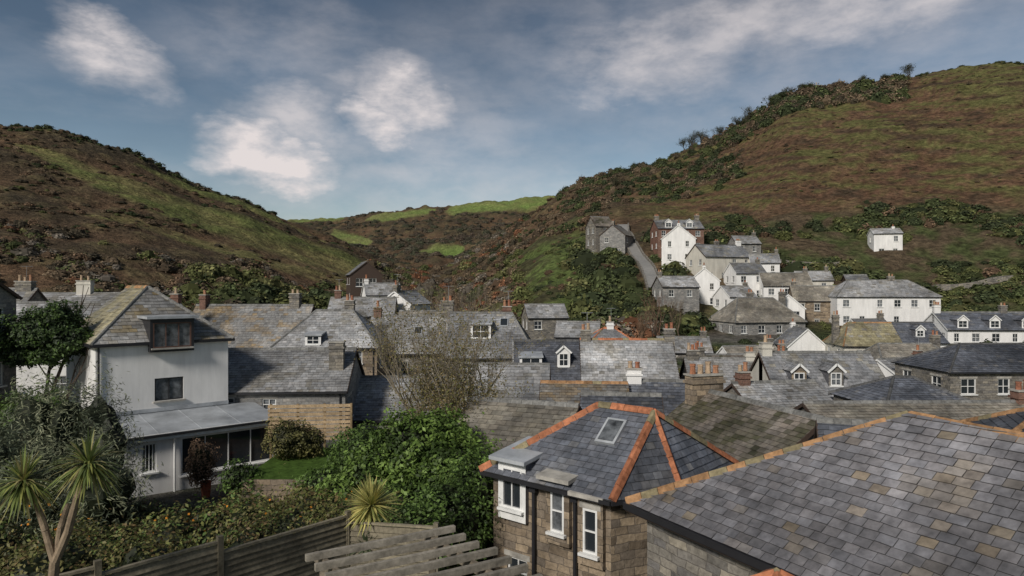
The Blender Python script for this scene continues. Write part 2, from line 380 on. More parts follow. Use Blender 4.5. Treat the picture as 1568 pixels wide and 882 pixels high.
def house(name,x,y,rot,L_,W,zb,ze,zr,hip=(0,0),wm='stone',pal='grey',rk='grey',win='fblr',dorm=(),chim=(),sl=None,wins=None,sky=(),wn=.85,frame='white_paint'):
    d=math.hypot(x,y);far=d>65
    ROOFK[0]=random.uniform(.72,1.15)
    if sl is None: sl=(.3,.2) if d<45 else ((.36,.25) if d<65 else (.55,.38))
    ra=math.radians(rot);E=empty(name,x,y,0,ra);FOOT.append((x,y,ra,L_/2+1.2,W/2+1.2))
    w=MB();l2=L_/2;w2=W/2
    sides={'f':((-l2,-w2),(1,0,0),(0,-1,0),L_),'b':((l2,w2),(-1,0,0),(0,1,0),L_),'l':((-l2,w2),(0,-1,0),(-1,0,0),W),'r':((l2,-w2),(0,1,0),(1,0,0),W)}
    for k,(o,u,n,ln) in sides.items():
        ops=[]
        if wins and k in wins: ops=wins[k]
        elif k in win:
            ns=max(1,int((ze-zb)/2.5));nn=max(1,int(ln/2.3))
            for r in range(min(ns,3)):
                for c in range(nn):
                    if random.random()<.12: continue
                    ops.append((ln*(c+.5)/nn+random.uniform(-.12,.12),ze-1.05-2.5*r,wn*random.choice((1,1,1.2,.8)),1.1))
        wall(w,o,u,n,ln,zb,ze,ops,wm,frame)
    s=(zr-ze)/w2;oh=.18;z0=ze-oh*s+.05;zt=zr+.05
    if hip[0]==0: w.add([(-l2,w2,ze),(-l2,-w2,ze),(-l2,0,zr)],[(0,1,2)],wm)
    if hip[1]==0: w.add([(l2,-w2,ze),(l2,w2,ze),(l2,0,zr)],[(0,1,2)],wm)
    R=MB();vo=.12
    xa=-l2-(oh if hip[0] else vo);xb=l2+(oh if hip[1] else vo)
    ra0=-l2+hip[0] if hip[0] else xa;ra1=l2-hip[1] if hip[1] else xb
    ye=w2+oh
    slates(R,[(xa,-ye,z0),(xb,-ye,z0),(ra1,0,zt),(ra0,0,zt)],*sl,pal=pal,lip=not far)
    slates(R,[(xb,ye,z0),(xa,ye,z0),(ra0,0,zt),(ra1,0,zt)],*sl,pal=pal,lip=not far)
    if hip[0]: slates(R,[(xa,ye,z0),(xa,-ye,z0),(ra0,0,zt)],*sl,pal=pal,lip=not far)
    if hip[1]: slates(R,[(xb,-ye,z0),(xb,ye,z0),(ra1,0,zt)],*sl,pal=pal,lip=not far)
    if ra1-ra0>.2: ridge(R,(ra0,0,zt),(ra1,0,zt),rk)
    for h,xe,xr in((hip[0],xa,ra0),(hip[1],xb,ra1)):
        for sg in(-1,1):
            if h: ridge(R,(xe,sg*ye,z0+.02),(xr,0,zt),rk,.09)
            else: R.beam((xe,sg*ye,z0-.07),(xe,0,zt-.07),.04,.14,'white_paint' if wm=='white_render' else 'darkwood')
    for sg in(-1,1): R.beam((xa,sg*(ye+.05),z0-.04),(xb,sg*(ye+.05),z0-.04),.1,.09,'black_paint')
    if d<60:
        w.cyl((l2-.25,-w2-.07,z0-.05),(l2-.25,-w2-.07,zb),.04,.04,'black_paint',6)
    for (sx,sv) in sky:
        yy=-w2+(sv)*w2;zz=ze+s*(sv*w2)+.1;n=Vector((0,-s,1)).normalized();vv=Vector((0,1,s)).normalized()
        R.obox((sx,yy,zz),(.32,0,0),vv*.42,n*.05,'lead');R.obox(Vector((sx,yy,zz))+n*.06,(.26,0,0),vv*.36,n*.01,'glass')
    for dm in dorm:
        lx,zc,dw,dh,kind=dm[:5];dmat=dm[5] if len(dm)>5 else 'white_render'
        zbt=zc-dh/2-.12;ztp=zc+dh/2+.1;y0=-w2+(zbt-ze)/s;y1=-w2+(ztp-ze)/s+.2
        wall(w,(lx-dw/2-.12,y0),(1,0,0),(0,-1,0),dw+.24,zbt-.3,ztp,[(dw/2+.12,zc,dw,dh)],dmat,rev=.06)
        for sx in(-1,1):
            xx=lx+sx*(dw/2+.12);w.add([(xx,y0,zbt-.3),(xx,y1,zbt-.3),(xx,y1,ztp),(xx,y0,ztp)],[(0,1,2,3)],'slate',(.12,.12,.13))
        hw=dw/2+.22
        if kind=='g':
            gh=hw*.85;yb=-w2+(ztp+gh-ze)/s+.1
            w.add([(lx-hw+.1,y0,ztp),(lx+hw-.1,y0,ztp),(lx,y0,ztp+gh-.1)],[(0,1,2)],dmat)
            for sx in(-1,1):
                p=[(lx+sx*hw,y0-.12,ztp-.03),(lx+sx*hw,yb,ztp-.03),(lx,yb,ztp+gh),(lx,y0-.12,ztp+gh)]
                slates(R,p,sl[0],sl[1],pal=pal,lip=not far)
                R.beam((lx+sx*hw,y0-.13,ztp-.08),(lx,y0-.13,ztp+gh-.05),.035,.12,'white_paint')
            ridge(R,(lx,y0-.12,ztp+gh),(lx,yb,ztp+gh),rk,.07)
        else:
            yb=y1+.6;R.obox((lx,(y0-.15+yb)/2,ztp+.1),(hw,0,0),(0,(yb-y0+.15)/2,.12),(0,0,.05),'lead')
    c=MB()
    for ch in chim: chimney(c,ch[0],ch[1],ze-.3,ch[2],*ch[3:])
    if chim and d<110 and random.random()<.55:
        cx,cy,cz=chim[0][:3];p=Vector((cx+.1,cy,cz));c.cyl(p,p+Vector((0,0,1.3)),.015,.012,'lead',4)
        c.beam(p+Vector((-.4,0,1.25)),p+Vector((.4,.1,1.25)),.02,.02,'lead')
        for k in range(5): q_=p+Vector((-.35+.17*k,0,1.25));c.beam(q_+Vector((0,-.25,0)),q_+Vector((0,.25,0)),.012,.012,'lead')
    w.build('walls_and_windows',E);R.build('roof',E);c.build('chimney',E)
    return E
HS=[
 ('stone_house',-21.1,56,-3,9.6,7,-9.8,-4.9,-1.45,dict(pal='lichen',rk='grey',chim=[(-4.2,0,-.6,.5,.8,'brick',1),(3.4,0,-.5,.8,.6,'stone',2)])),
 ('stone_house',-13.4,52,0,7.4,6,-9.8,-4.2,-1.75,dict(hip=(2.2,2.4),pal='light',wins={'f':[(5.9,-4.95,.9,.9),(5.9,-6.6,.9,1.0),(3.2,-5,.9,.9)]},dorm=[(-.9,-3.75,.9,.6,'f')],wm='stone_brown',chim=[(1.0,.2,-1.0,.7,.5,'stone',2)])),
 ('slate_roofed_cottage',-12.7,37.5,4,8,6,-9.2,-5.2,-3.4,dict(wm='stone_grey',pal='light',chim=[(3.3,-1.4,-2.9,.75,.6,'stone',0)],wins={'f':[(2.1,-5.8,.8,.55),(4.2,-5.9,.7,.6)]},rk='grey')),
 ('terraced_house',-37,60,3,10,7,-9,-2,-.5,dict(pal='light',chim=[(-.5,0,.6,1.2,.6,'cream_render',2)],win='')),
 ('terraced_house',-40.6,55,0,4.6,6,-9,-2.6,-.1,dict(pal='grey',chim=[(1.4,0,.5,1.3,.6,'stone',3)],win='')),
 ('white_cottage',-29.5,45,14,5.6,5,-9,-2.9,-1.0,dict(wm='white_render',pal='light',wins={'f':[(3.1,-3.7,.5,.8),(3.9,-3.7,.5,.8),(3.4,-6,.8,1)],'r':[(2.5,-4.6,.7,1.1)]})),
 ('white_cottage',-28.2,53,-4,5.0,5,-9,-2.9,-1.3,dict(wm='white_render',pal='light',chim=[(2.2,0,-.5,.6,.5,'brick',1)])),
 ('slate_hung_house',-26.6,30,0,6,5,-9,-.4,.9,dict(wm='stone_grey',pal='grey',rk='lich')),
 ('wooden_chalet',-24.3,112,-70,6,5,-4,2.2,4.2,dict(wm='darkwood',pal='grey',wins={'r':[(1.4,.9,1.1,1.3),(3.5,.9,1.1,1.3)]})),
 ('white_cottage',-12.5,80,70,5,4,-9,-1.8,-.4,dict(wm='white_render',pal='light',chim=[(-2,0,.3)])),
 ('white_cottage',-17.6,92,20,4.6,4.4,-9,-.9,.6,dict(wm='white_render',pal='light',chim=[(-2,0,1.2,.5,.5,'white_render',1)])),
 ('stone_cottage',-16.5,76,5,7,6,-9,-3,-1.1,dict(pal='light',chim=[(-2.8,0,-.3,.7,.5,'brick',2)])),
 ('stone_cottage',-9,70,-8,5,5,-9,-4,-2.4,dict(pal='brown',chim=[(2,0,-1.8,.7,.5,'stone',2)])),
 ('stone_house',-8.1,56,0,6.6,6.4,-9.8,-5.0,-2.3,dict(pal='light',rk='grey',wins={'f':[(1.2,-6.2,.9,1),(2.9,-6.2,.9,1),(4.8,-6.2,.9,1)]},chim=[(2.8,0,-1.1,1,.6,'stone',2),(-2.9,0,-1.6,.6,.5,'brick',1)],sky=[(.6,.55)])),
 ('stone_house',-1.5,54,-2,6.6,7,-9.8,-5.1,-2.0,dict(pal='grey',hip=(0,1.8),rk='grey',dorm=[(-.8,-3.3,1.3,1.0,'f')],sky=[(.9,.75)],wins={'f':[(4.4,-5.9,.8,.8),(5.4,-5.9,.8,.8),(1.6,-6,.8,.9)]},chim=[(1.1,0.2,-1.5,.7,.5,'brick',2)])),
 ('dormer_cottage',2.9,50,0,5.4,7,-9.8,-6.3,-3.9,dict(pal='blue',wm='white_render',dorm=[(-1.6,-5.25,1.3,.8,'f'),(.7,-5.0,.65,.9,'g')],rk='dark')),
 ('stone_cottage',8,48,-4,6.2,7,-9.8,-6.4,-3.65,dict(pal='light',rk='orange',chim=[(-2.8,0,-3.0,.7,.5,'stone',2),(3.0,0,-2.9,.7,.5,'stone',2)])),
 ('stone_cottage',8.8,62,0,5,6,-9.8,-5.2,-3.7,dict(pal='grey',hip=(2,2),rk='orange',chim=[(0.1,0,-3.1,.6,.5,'white_render',1)])),
 ('stone_cottage',-6.0,40,0,6.8,6,-9.5,-7.1,-5.25,dict(pal='light')),
 ('stone_cottage',0.1,36.3,-4,3.6,6.4,-9.5,-5.8,-4.1,dict(pal='light',sl=(.45,.3))),
 ('stone_cottage',3.5,33.2,-5,4.0,5.6,-9.5,-6.2,-4.65,dict(pal='lichen',rk='lich')),
 ('stone_cottage',.4,25.8,-22,4.2,5.6,-9.5,-6.0,-4.35,dict(pal='brown',sl=(.4,.26))),
 ('slate_outbuilding',4.4,27.6,-8,3.0,3.4,-9.5,-5.4,-4.35,dict(pal='blue')),
 ('stone_cottage',7.6,33.5,-6,4.0,5,-9.5,-6.3,-4.6,dict(pal='blue',rk='grey',chim=[(-1.6,0,-4.0,.7,.5,'white_render',2)])),
 ('moss_roofed_cottage',8.6,24.3,-72,6.5,5.2,-9.5,-5.9,-4.1,dict(pal='moss',rk='grey',chim=[(-2.9,-.1,-3.45,.55,1.4,'stone_brown',4)])),
 ('slate_outbuilding',10.6,19.3,-20,3.4,3.4,-9.5,-5.2,-3.9,dict(pal='blue')),
 ('stone_cottage',13.8,36,12,4.6,5,-9.5,-6.4,-5.0,dict(pal='light',chim=[(-1.8,0,-4.4,.6,.5,'brick',2)])),
 ('dormer_house',18.6,42,0,6.6,6.4,-9.6,-6.5,-4.0,dict(pal='grey',wm='cream_render',dorm=[(-1.9,-5.3,.62,.75,'g','stone_brown'),(.25,-5.3,.62,.75,'g','stone')],chim=[(-3.0,0,-3.4,.6,.6,'cream_render',1)])),
 ('stone_cottage',15.2,49,-5,5.4,5.4,-9.6,-7,-5.1,dict(pal='light',chim=[(-2.2,0,-4.5,.8,.5,'stone',3),(1.8,0,-4.6,.6,.5,'cream_render',2)])),
 ('slate_roofed_cottage',20.6,36,3,4.8,5,-9.5,-5.9,-4.75,dict(pal='blue',hip=(1.9,1.9),rk='dark')),
 ('row_of_cottages',17.6,29,2,10.4,4.6,-9.5,-5.9,-4.9,dict(pal='brown',rk='grey',chim=[(4.2,0,-4.4,.7,.5,'brick',2)])),
 ('slate_roofed_house',37.5,52,2,13,6.6,-9.6,-5.95,-4.3,dict(pal='blue',hip=(3,3),rk='dark',wn=1.1)),
 ('stone_house',41.4,72,0,7.6,6,-10,-7.6,-5.9,dict(pal='brown',hip=(1,1),wm='stone_brown',chim=[(3.2,0,-5,.8,.6,'stone',2)])),
 ('white_cottage',33,58,20,5,5,-10,-7.4,-6,dict(wm='white_render',pal='light',chim=[(2,0,-5.4,.6,.5,'brick',1)])),
 ('stone_cottage',28,64,-10,6,5.4,-10,-8,-6.2,dict(pal='grey',chim=[(-2.6,0,-5.3,.6,.5,'stone',2)])),
 ('lichen_roofed_house',41,80,-4,6.4,6,-10,-6.5,-4.1,dict(pal='yellow',hip=(1.6,0),rk='lich',wm='cream_render',chim=[(-3,0,-3.2,.7,.5,'stone',2)])),
 ('white_cottage',46.8,80.5,0,5.4,6,-10,-6.2,-4.1,dict(pal='blue',rk='dark',dorm=[(0,-5.2,.8,.7,'g')],wm='white_render')),
 ('white_cottage',36.2,86,85,6,4.6,-10,-7.1,-5.0,dict(wm='white_render',pal='grey',wins={'l':[],'r':[(2.3,-8,.7,.9)]},chim=[(2.6,0,-4.4,.6,.5,'white_render',1)])),
 ('stone_house',36,101,12,11,8,-10.5,-4.8,-1.5,dict(pal='brown',wm='stone_grey',hip=(2.6,2.6),rk='grey',chim=[(4.4,0,-.6,.8,.6,'stone',2),(-.5,.6,-.7,.8,.6,'stone',2)])),
 ('white_house',57.8,108,-6,15,8,-8,-1.3,1.2,dict(wm='white_render',pal='light',hip=(3,3),rk='grey',chim=[(2,0,1.8,.9,.6,'stone',2)],wn=1.0)),
 ('gabled_white_house',63,92,-4,12,7,-10,-5.4,-3.3,dict(wm='white_render',pal='blue',dorm=[(-4,-4.7,1.1,.9,'g'),(0,-4.7,1.1,.9,'g'),(4,-4.7,1.1,.9,'g')],chim=[(-5.6,0,-2.3,.8,.6,'white_render',3),(3,0,-2.4,.8,.6,'stone',2)])),
 ('white_cottage',47.3,119,-8,8,6.5,-6,.4,2.6,dict(wm='white_render',pal='brown',chim=[(3.6,0,3.3,.7,.5,'stone',2)])),
 ('stone_cottage',49,111,-12,7,6,-8,-2,.3,dict(wm='stone_brown',pal='brown',chim=[(-3,0,1,.7,.5,'stone',2)])),
 ('white_terrace_house',39,129,18,10,6.5,-3,5.8,8.1,dict(wm='cream_render',pal='grey',chim=[(4.4,0,9,.9,.6,'white_render',3),(-.4,0,8.8,.8,.5,'stone',2)],rk='dark')),
 ('white_cottage',41.6,122,8,5.6,5,-5,2.6,4.4,dict(wm='white_render',pal='grey',chim=[(2.4,0,5.1,.6,.5,'stone',1)])),
 ('white_cottage',46.8,127,-14,5,5,-3,4.6,6.3,dict(wm='white_render',pal='grey',chim=[(2.2,0,7.1,.6,.5,'stone',1)])),
 ('white_cottage',54.5,124,-10,6,5,-5,1.4,3.0,dict(wm='cream_render',pal='light',chim=[(2.4,0,3.8,.6,.5,'stone',1)])),
 ('stone_cottage',46.5,137,6,5,4.6,2,8.8,10.4,dict(wm='stone_grey',pal='light',chim=[(2.1,0,11.1,.6,.5,'stone',1)])),
 ('garden_shed',60.8,121,-12,3.6,3,-4,1.4,2.3,dict(wm='darkwood',pal='grey')),
 ('white_cottage',37,113.5,15,5,5,-8,-1.4,.3,dict(wm='white_render',pal='light',chim=[(2,0,.9,.6,.5,'stone',1)])),
 ('white_cottage',33.5,119,75,6,5,-8,1.3,3.4,dict(wm='white_render',pal='grey',chim=[(2.4,0,4,.6,.5,'white_render',1)])),
 ('white_cottage',42.8,106,70,6,4.6,-9,-3.0,-1.0,dict(wm='white_render',pal='grey')),
 ('white_house',33.2,136,76,8,6.4,-3,9.6,12.2,dict(wm='white_render',pal='grey',chim=[(3.4,0,13.2,.7,.6,'white_render',2)],rk='dark')),
 ('brick_house',34.6,143.5,4,9.6,6,0,12.3,14.2,dict(wm='brick',pal='grey',frame='white_paint',dorm=[(-2.6,13.0,1.2,.9,'g'),(1.8,13.0,1.2,.9,'g')],chim=[(4.3,0,15.2,.9,.6,'stone',3),(-4.3,0,15.0,.9,.6,'stone',3)])),
 ('stone_cottage',27,113,5,6,6,-8,.2,1.9,dict(wm='stone_grey',pal='light',chim=[(-2.6,0,2.6,.6,.5,'stone',2)])),
 ('old_stone_mill',19.5,152,20,4.4,5,3,13.6,15.8,dict(wm='stone',pal='moss')),
 ('old_stone_house',22.6,147,64,6.5,5.5,2,11.2,13.4,dict(wm='stone_grey',pal='brown',chim=[(-2.6,0,14.1,.7,.5,'stone',1)])),
 ('hillside_cottage',74.8,137,-12,5.2,4.2,5,10.8,11.9,dict(wm='white_render',pal='light',chim=[(1.5,0,12.3,.5,.5,'white_render',1)])),
 ('stone_cottage',4.5,95,10,5.5,5,-9,-4.0,-2.3,dict(pal='light')),
 ('stone_cottage',7,72,-10,4.4,4.4,-9.8,-5,-3.6,dict(pal='light',wm='stone_grey')),
 ('white_cottage',50,96,10,5,5,-10,-6,-4.4,dict(wm='white_render',pal='grey',chim=[(2,0,-3.6,.7,.5,'stone',2)])),
 ('white_cottage',26,75,10,6,5,-10,-8.0,-6.4,dict(wm='white_render',pal='brown',chim=[(2.4,0,-5.6,.7,.5,'stone',2)])),
 ('stone_cottage',20.5,82,-6,6,5,-10,-7.5,-5.9,dict(pal='light',chim=[(2.4,0,-5.2,.7,.5,'stone',2)])),
 ('stone_cottage',18.4,60,8,5,5,-10,-7.4,-5.9,dict(pal='moss',chim=[(-2,0,-5.2,.7,.5,'stone',2)])),
 ('stone_cottage',23.8,55,-12,5,5,-10,-7.4,-5.8,dict(pal='brown',chim=[(-2,0,-5.2,.7,.5,'stone',2)])),
]
for h in HS: house(*h[:9],**h[9])
FOOT.append((71.5,129,0,5,7))
# ------------------------------------------------------------------ white house in the left foreground
ROOFK[0]=1
ra=math.radians(-48);E=empty('white_house',-18.52,34.5,0,ra);FOOT.append((-17.5,33.5,ra,7,5))
w=MB();R=MB();l2,w2=3.5,2.85;zb,ze,zr=-9,-2.35,0.0
wall(w,(l2,-w2),(0,1,0),(1,0,0),5.7,zb,ze,[(3.0,-4.72,1.25,1.05)],'white_render','black_paint',(2,1),'glass_net')
wall(w,(-l2,-w2),(1,0,0),(0,-1,0),7,zb,ze,[],'white_render')
wall(w,(l2,w2),(-1,0,0),(0,1,0),7,zb,ze,[(3,-4.5,.9,1)],'white_render')
wall(w,(-l2,w2),(0,-1,0),(-1,0,0),5.7,zb,ze,[],'white_render')
w.add([(-l2,w2,ze),(-l2,-w2,ze),(-l2,0,zr)],[(0,1,2)],'white_render')
a,b_=-l2-.1,l2+.2;y_=w2+.2;z0=ze-.14;zt=zr+.05
slates(R,[(a,-y_,z0),(b_,-y_,z0),(.4,0,zt),(a,0,zt)],.36,.25,'yellow');slates(R,[(b_,y_,z0),(a,y_,z0),(a,0,zt),(.4,0,zt)],.36,.25,'grey')
slates(R,[(b_,-y_,z0),(b_,y_,z0),(.4,0,zt)],.36,.25,'wh')
ridge(R,(a,0,zt),(.4,0,zt),'lich');ridge(R,(b_,-y_,z0),(.4,0,zt),'grey',.09);ridge(R,(b_,y_,z0),(.4,0,zt),'grey',.09)
for p,q_ in(((b_,-y_),(b_,y_)),((a,-y_),(b_,-y_)),((a,y_),(b_,y_))): R.beam((*p,z0-.06),(*q_,z0-.06),.12,.12,'black_paint')
wall(w,(l2+.34,-.75),(0,1,0),(1,0,0),1.9,-2.95,-1.42,[(.95,-2.18,1.66,1.16)],'black_paint','brown_paint',(3,1),'glass_net',.08)
for sy in(-.75,1.15):
    w.add([(.9,sy,-2.94),(l2+.34,sy,-2.94),(l2+.34,sy,-1.42),(.9,sy,-1.42)],[(0,1,2,3)],'black_paint')
w.add([(l2-.1,-.75,-2.95),(l2+.34,-.75,-2.95),(l2+.34,1.15,-2.95),(l2-.1,1.15,-2.95)],[(0,1,2,3)],'black_paint')
R.box(.6,l2+.5,-.92,1.32,-1.42,-1.3,'lead')
X0,X1,Y0,Y1=3.5,6.7,-2.85,3.95;zr1,zr0=-5.75,-6.12
R.add([(X0,Y0-.15,zr1),(X1+.25,Y0-.15,zr0),(X1+.25,Y1+.15,zr0),(X0,Y1+.15,zr1)],[(0,1,2,3)],'flatroof')
for k in range(1,4):
    yy=Y0+(Y1-Y0)*k/4;R.beam((X0,yy,zr1+.008),(X1+.25,yy,zr0+.008),.03,.02,'flatroof')
w.box(X1+.2,X1+.27,Y0-.17,Y1+.17,zr0-.24,zr0+.02,'white_paint');w.box(X0,X1+.2,Y1+.1,Y1+.17,zr0-.24,zr0-.02,'white_paint')
R.box(X1+.27,X1+.35,Y0-.17,Y1+.17,zr0-.1,zr0-.0,'black_paint')
w.add([(X0,Y0-.16,zr1),(X1+.2,Y0-.16,zr0),(X1+.2,Y0-.16,zr0-.24),(X0,Y0-.16,zr0-.24)],[(0,1,2,3)],'white_paint')
w.add([(X0,Y1,zr0-.02),(X1,Y1,zr0-.02),(X1,Y0,zr0-.02),(X0,Y0,zr0-.02)],[(0,1,2,3)],'white_paint')
wall(w,(X1,Y0),(0,1,0),(1,0,0),6.8,-9,zr0-.03,[(1.35,-7.1,.55,1.2),(4.6,-7.25,4.0,1.6)],'white_render','white_paint',(4,1),'glass',.1)
wall(w,(X0,Y0),(1,0,0),(0,-1,0),3.2,-9,zr0-.03,[(1.6,-7.3,1.6,1.3)],'white_render','black_paint',(2,1))
wall(w,(X1,Y1),(-1,0,0),(0,1,0),3.2,-9,zr0-.03,[(1.6,-7.3,2.4,1.6)],'white_render','black_paint',(2,1))
w.cyl((X1+.12,Y0+2.3,zr0-.2),(X1+.12,Y0+2.3,-9),.045,.045,'white_paint',8)
w.cyl((X0+.08,Y0+.1,ze-.2),(X0+.08,Y0+.1,zr1),.045,.045,'black_paint',8)
w.box(X0,X0+.06,-w2,w2,-5.72,-5.55,'lead')
w.build('walls_and_windows',E);R.build('roof',E)
# ------------------------------------------------------------------ stone house with orange hips
E=empty('hipped_stone_house');FOOT.append((2.8,19,0,4.5,4.5))
P1=(-.9,19.1,-5.1);F1=(2.36,16.3,-5.1);F2=(4.25,17.1,-5.1);E1=(6.5,19.7,-5.1);B1=(2.3,22.4,-5.1);R2=(3.75,18.05,-3.3);R1=(2.45,19.2,-3.3)
R=MB()
for p in((P1,F1,R2,R1),(F1,F2,R2),(F2,E1,R2),(E1,B1,R1,R2),(B1,P1,R1)): slates(R,p,.28,.19,'blue')
for p,q_ in((P1,R1),(R1,R2),(R2,F1),(R2,F2),(R2,E1),(R1,B1)): ridge(R,Vector(p)+Vector((0,0,.03)),Vector(q_)+Vector((0,0,.03)),'orange',.10,.36)
n=(Vector(F1)-Vector(P1)).cross(Vector(R1)-Vector(P1)).normalized();n=n if n.z>0 else -n
u=(Vector(F1)-Vector(P1)).normalized();v=n.cross(u)
c=Vector(F1)-u*.95+v*2.0+n*.06
R.obox(c,u*.3,v*.42,n*.06,'lead');R.obox(c+n*.065,u*.23,v*.35,n*.01,'glass_net')
w=MB();ctr=Vector((2.8,19.2,0));pts=[P1,F1,F2,E1,B1]
ins=[]
for p in pts:
    p=Vector((p[0],p[1],0));ins.append(p+(ctr-p).normalized()*.38)
dl=[(.78,-5.45,-4.62),(2.3,-5.75,-4.86),(3.3,-6.05,-5.1)]
for i in range(5):
    a=ins[i];b_=ins[(i+1)%5];uu=(b_-a).normalized();nn=Vector((uu.y,-uu.x,0));ln=(b_-a).length
    ops=[]
    if i==0: ops=[(.85,-7.75,.7,.8),(2.5,-8.3,.7,.8)]
    wall(w,(a.x,a.y),uu,nn,ln,-10,-5.15,ops,'stone_brown')
    w.beam((Vector(pts[i])+Vector((0,0,-.05))),(Vector(pts[(i+1)%5])+Vector((0,0,-.05))),.12,.1,'black_paint')
a=ins[0];uu=(ins[1]-a).normalized();nn=Vector((uu.y,-uu.x,0));Z=Vector((0,0,1))
for s,zc,zt in dl:
    big=s<1;hw=.48 if big else .37;ww=.7 if big else .42
    o=a+uu*(s-hw)+nn*.14
    wall(w,(o.x,o.y),uu,nn,2*hw,zc-.85,zt,[(hw,zc+.02,ww,1.1)],'white_paint' if big else 'stone_brown','white_paint',(2,1) if big else (1,2),'glass',.07)
    for sx in(0,2*hw):
        p=o+uu*sx;q_=p-nn*1.6
        w.add([p+Z*(zc-.85),q_+Z*(zc-.85),q_+Z*zt,p+Z*zt],[(0,1,2,3)],'stone_brown' if not big else 'slate',(.12,.12,.13))
    R.obox(a+uu*s-nn*.5+Z*(zt+.1),uu*(hw+.14),nn*.88-Z*.12,Z*.05,'lead' if big else 'concrete')
    R.obox(a+uu*s-nn*.1+Z*(zt-.02),uu*(hw+.07),nn*.32,Z*.035,'concrete')
for s in(1.5,2.82,):
    p=a+uu*s+nn*.1;w.cyl(p+Z*-5.2,p+Z*-10,.05,.05,'black_paint',8);w.obox(p+Z*-5.3,uu*.1,nn*.08,Z*.1,'black_paint')
w.build('walls_and_windows',E);R.build('roof',E)
# ------------------------------------------------------------------ large slate roofed building, right foreground
E=empty('slate_roofed_building');FOOT.append((7,10,0,7,8))
e=Vector((.49,-.872,0));nn=Vector((.872,.49,0))
A=Vector((2.4,14.3,-4.5));AP=Vector((7.0,12.0,-2.25));A2=A+nn*6.6;A_end=A+e*15;R4=Vector((13.6,-1.0,-2.6))
R=MB()
slates(R,(A,A_end,R4,AP),.27,.17,'fore');slates(R,(A2,A,AP),.27,.17,'fore');slates(R,(A2+e*15,A2,AP,R4),.27,.17,'fore')
ridge(R,A+Vector((0,0,.03)),AP+Vector((0,0,.02)),'lich',.065,.36);ridge(R,AP,R4,'lich',.09,.45);ridge(R,A2,AP,'lich',.1)
w=MB()
iA=A+nn*.3+e*.3
wall(w,(iA.x,iA.y),e,-nn,14,-10,-4.5,[(5,-6.2,.9,1.1)],'stone')
wall(w,(A2.x+e.x*.3-nn.x*.3,A2.y+e.y*.3-nn.y*.3),-nn,-e,6,-10,-4.5,[],'stone')
w.beam(A+e*-.05+Vector((0,0,-.06)),A_end+Vector((0,0,-.06)),.12,.14,'black_paint')
w.beam(A+nn*.15+e*-.05+Vector((0,0,-.16)),A_end+nn*.15+Vector((0,0,-.16)),.3,.04,'darkwood')
w.beam(A+Vector((0,0,-.06)),A2+Vector((0,0,-.06)),.12,.14,'black_paint')
w.build('walls_and_windows',E);R.build('roof',E)
house('lichen_roofed_cottage',15.2,17.6,-25,6.5,5,-9.5,-4.4,-3.15,pal='blue',rk='lich',hip=(2.2,0),win='')
ROOFK[0]=1
E=empty('slate_porch',3.3,8.5,0,math.radians(30));R=MB();h=1.3
for p in(((-h,-h),(h,-h)),((h,-h),(h,h)),((h,h),(-h,h)),((-h,h),(-h,-h))): slates(R,((*p[0],-4.35),(*p[1],-4.35),(0,0,-3.6)),.27,.18,'brown')
for sx in(-1,1):
    for sy in(-1,1): ridge(R,(sx*h,sy*h,-4.35),(0,0,-3.58),'orange',.1)
R.build('roof',E);w=MB();w.box(-1.1,1.1,-1.1,1.1,-7,-4.3,'stone');w.build('walls',E)
# ------------------------------------------------------------------ pergola, fences, lawn
E=empty('wooden_pergola');w=MB();d=Vector((1.76,1.05,0)).normalized();pz=Vector((.587,-.81,0))
s0=Vector((-.92,10.25,-3.62))
for i in range(9):
    p=s0+pz*(i*.36)+Vector((0,0,random.uniform(-.01,.01)));k=random.uniform(.8,1.15)
    w.beam(p-d*2.15,p+d*random.uniform(.02,.1),.07,.09,'timber',(.30*k,.27*k,.22*k))
for t in(-.3,-1.9): w.beam(s0+d*t-pz*.3+Vector((0,0,-.12)),s0+d*t+pz*3.6+Vector((0,0,-.12)),.06,.14,'timber',(.20,.17,.13))
for t in(-.3,-1.9):
    for q_ in(0,3): p=s0+d*t+pz*q_;w.box(p.x-.05,p.x+.05,p.y-.05,p.y+.05,-6.8,-3.84,'timber',(.2,.17,.13))
w.build('beams',E)
w=MB();w.add([(-4.5,7,-6.3),(3,5.5,-6.3),(3,12,-6.3),(-3,13,-6.3)],[(0,1,2,3)],'concrete');w.build('patio')
def panelfence(name,pts,tops,h=1.9,lap=.10,col=(.20,.175,.125)):
    E=empty(name);w=MB()
    for i in range(len(pts)-1):
        a=Vector((*pts[i],0));b_=Vector((*pts[i+1],0));t=tops[i];u=(b_-a).normalized();n=Vector((u.y,-u.x,0));L_=(b_-a).length
        k=0
        while k*lap<h:
            z=t-.05-k*lap;kk=random.uniform(.65,1.25)
            w.obox((a+b_)/2+Vector((0,0,z-lap/2))+n*.004*(k%2),u*L_/2,(n*.008),Vector((0,0,lap/2*1.05))-n*.02,'timber',tuple(c*kk for c in col));k+=1
        w.obox((a+b_)/2+Vector((0,0,t)),u*L_/2,n*.035,Vector((0,0,.02)),'timber',tuple(c*1.3 for c in col))
        for p in(a,b_): w.obox(p+Vector((0,0,t-h/2+.04)),u*.045,n*.045,Vector((0,0,h/2+.05)),'timber',tuple(c*.9 for c in col))
    w.build('panels',E)
panelfence('timber_fence',[(-6.9,8.9),(-5.95,9.8),(-4.75,11.1),(-3.1,12.9),(-1.4,12.6)],[-4.0,-4.12,-4.3,-4.42,-4.5])
E=empty('slatted_fence');w=MB()
for k in range(9):
    z=-5.5-k*.19;kk=random.uniform(.85,1.15);w.beam((-11.3,31.6,z),(-7.5,32.0,z),.025,.145,'timber',(.42*kk,.31*kk,.19*kk))
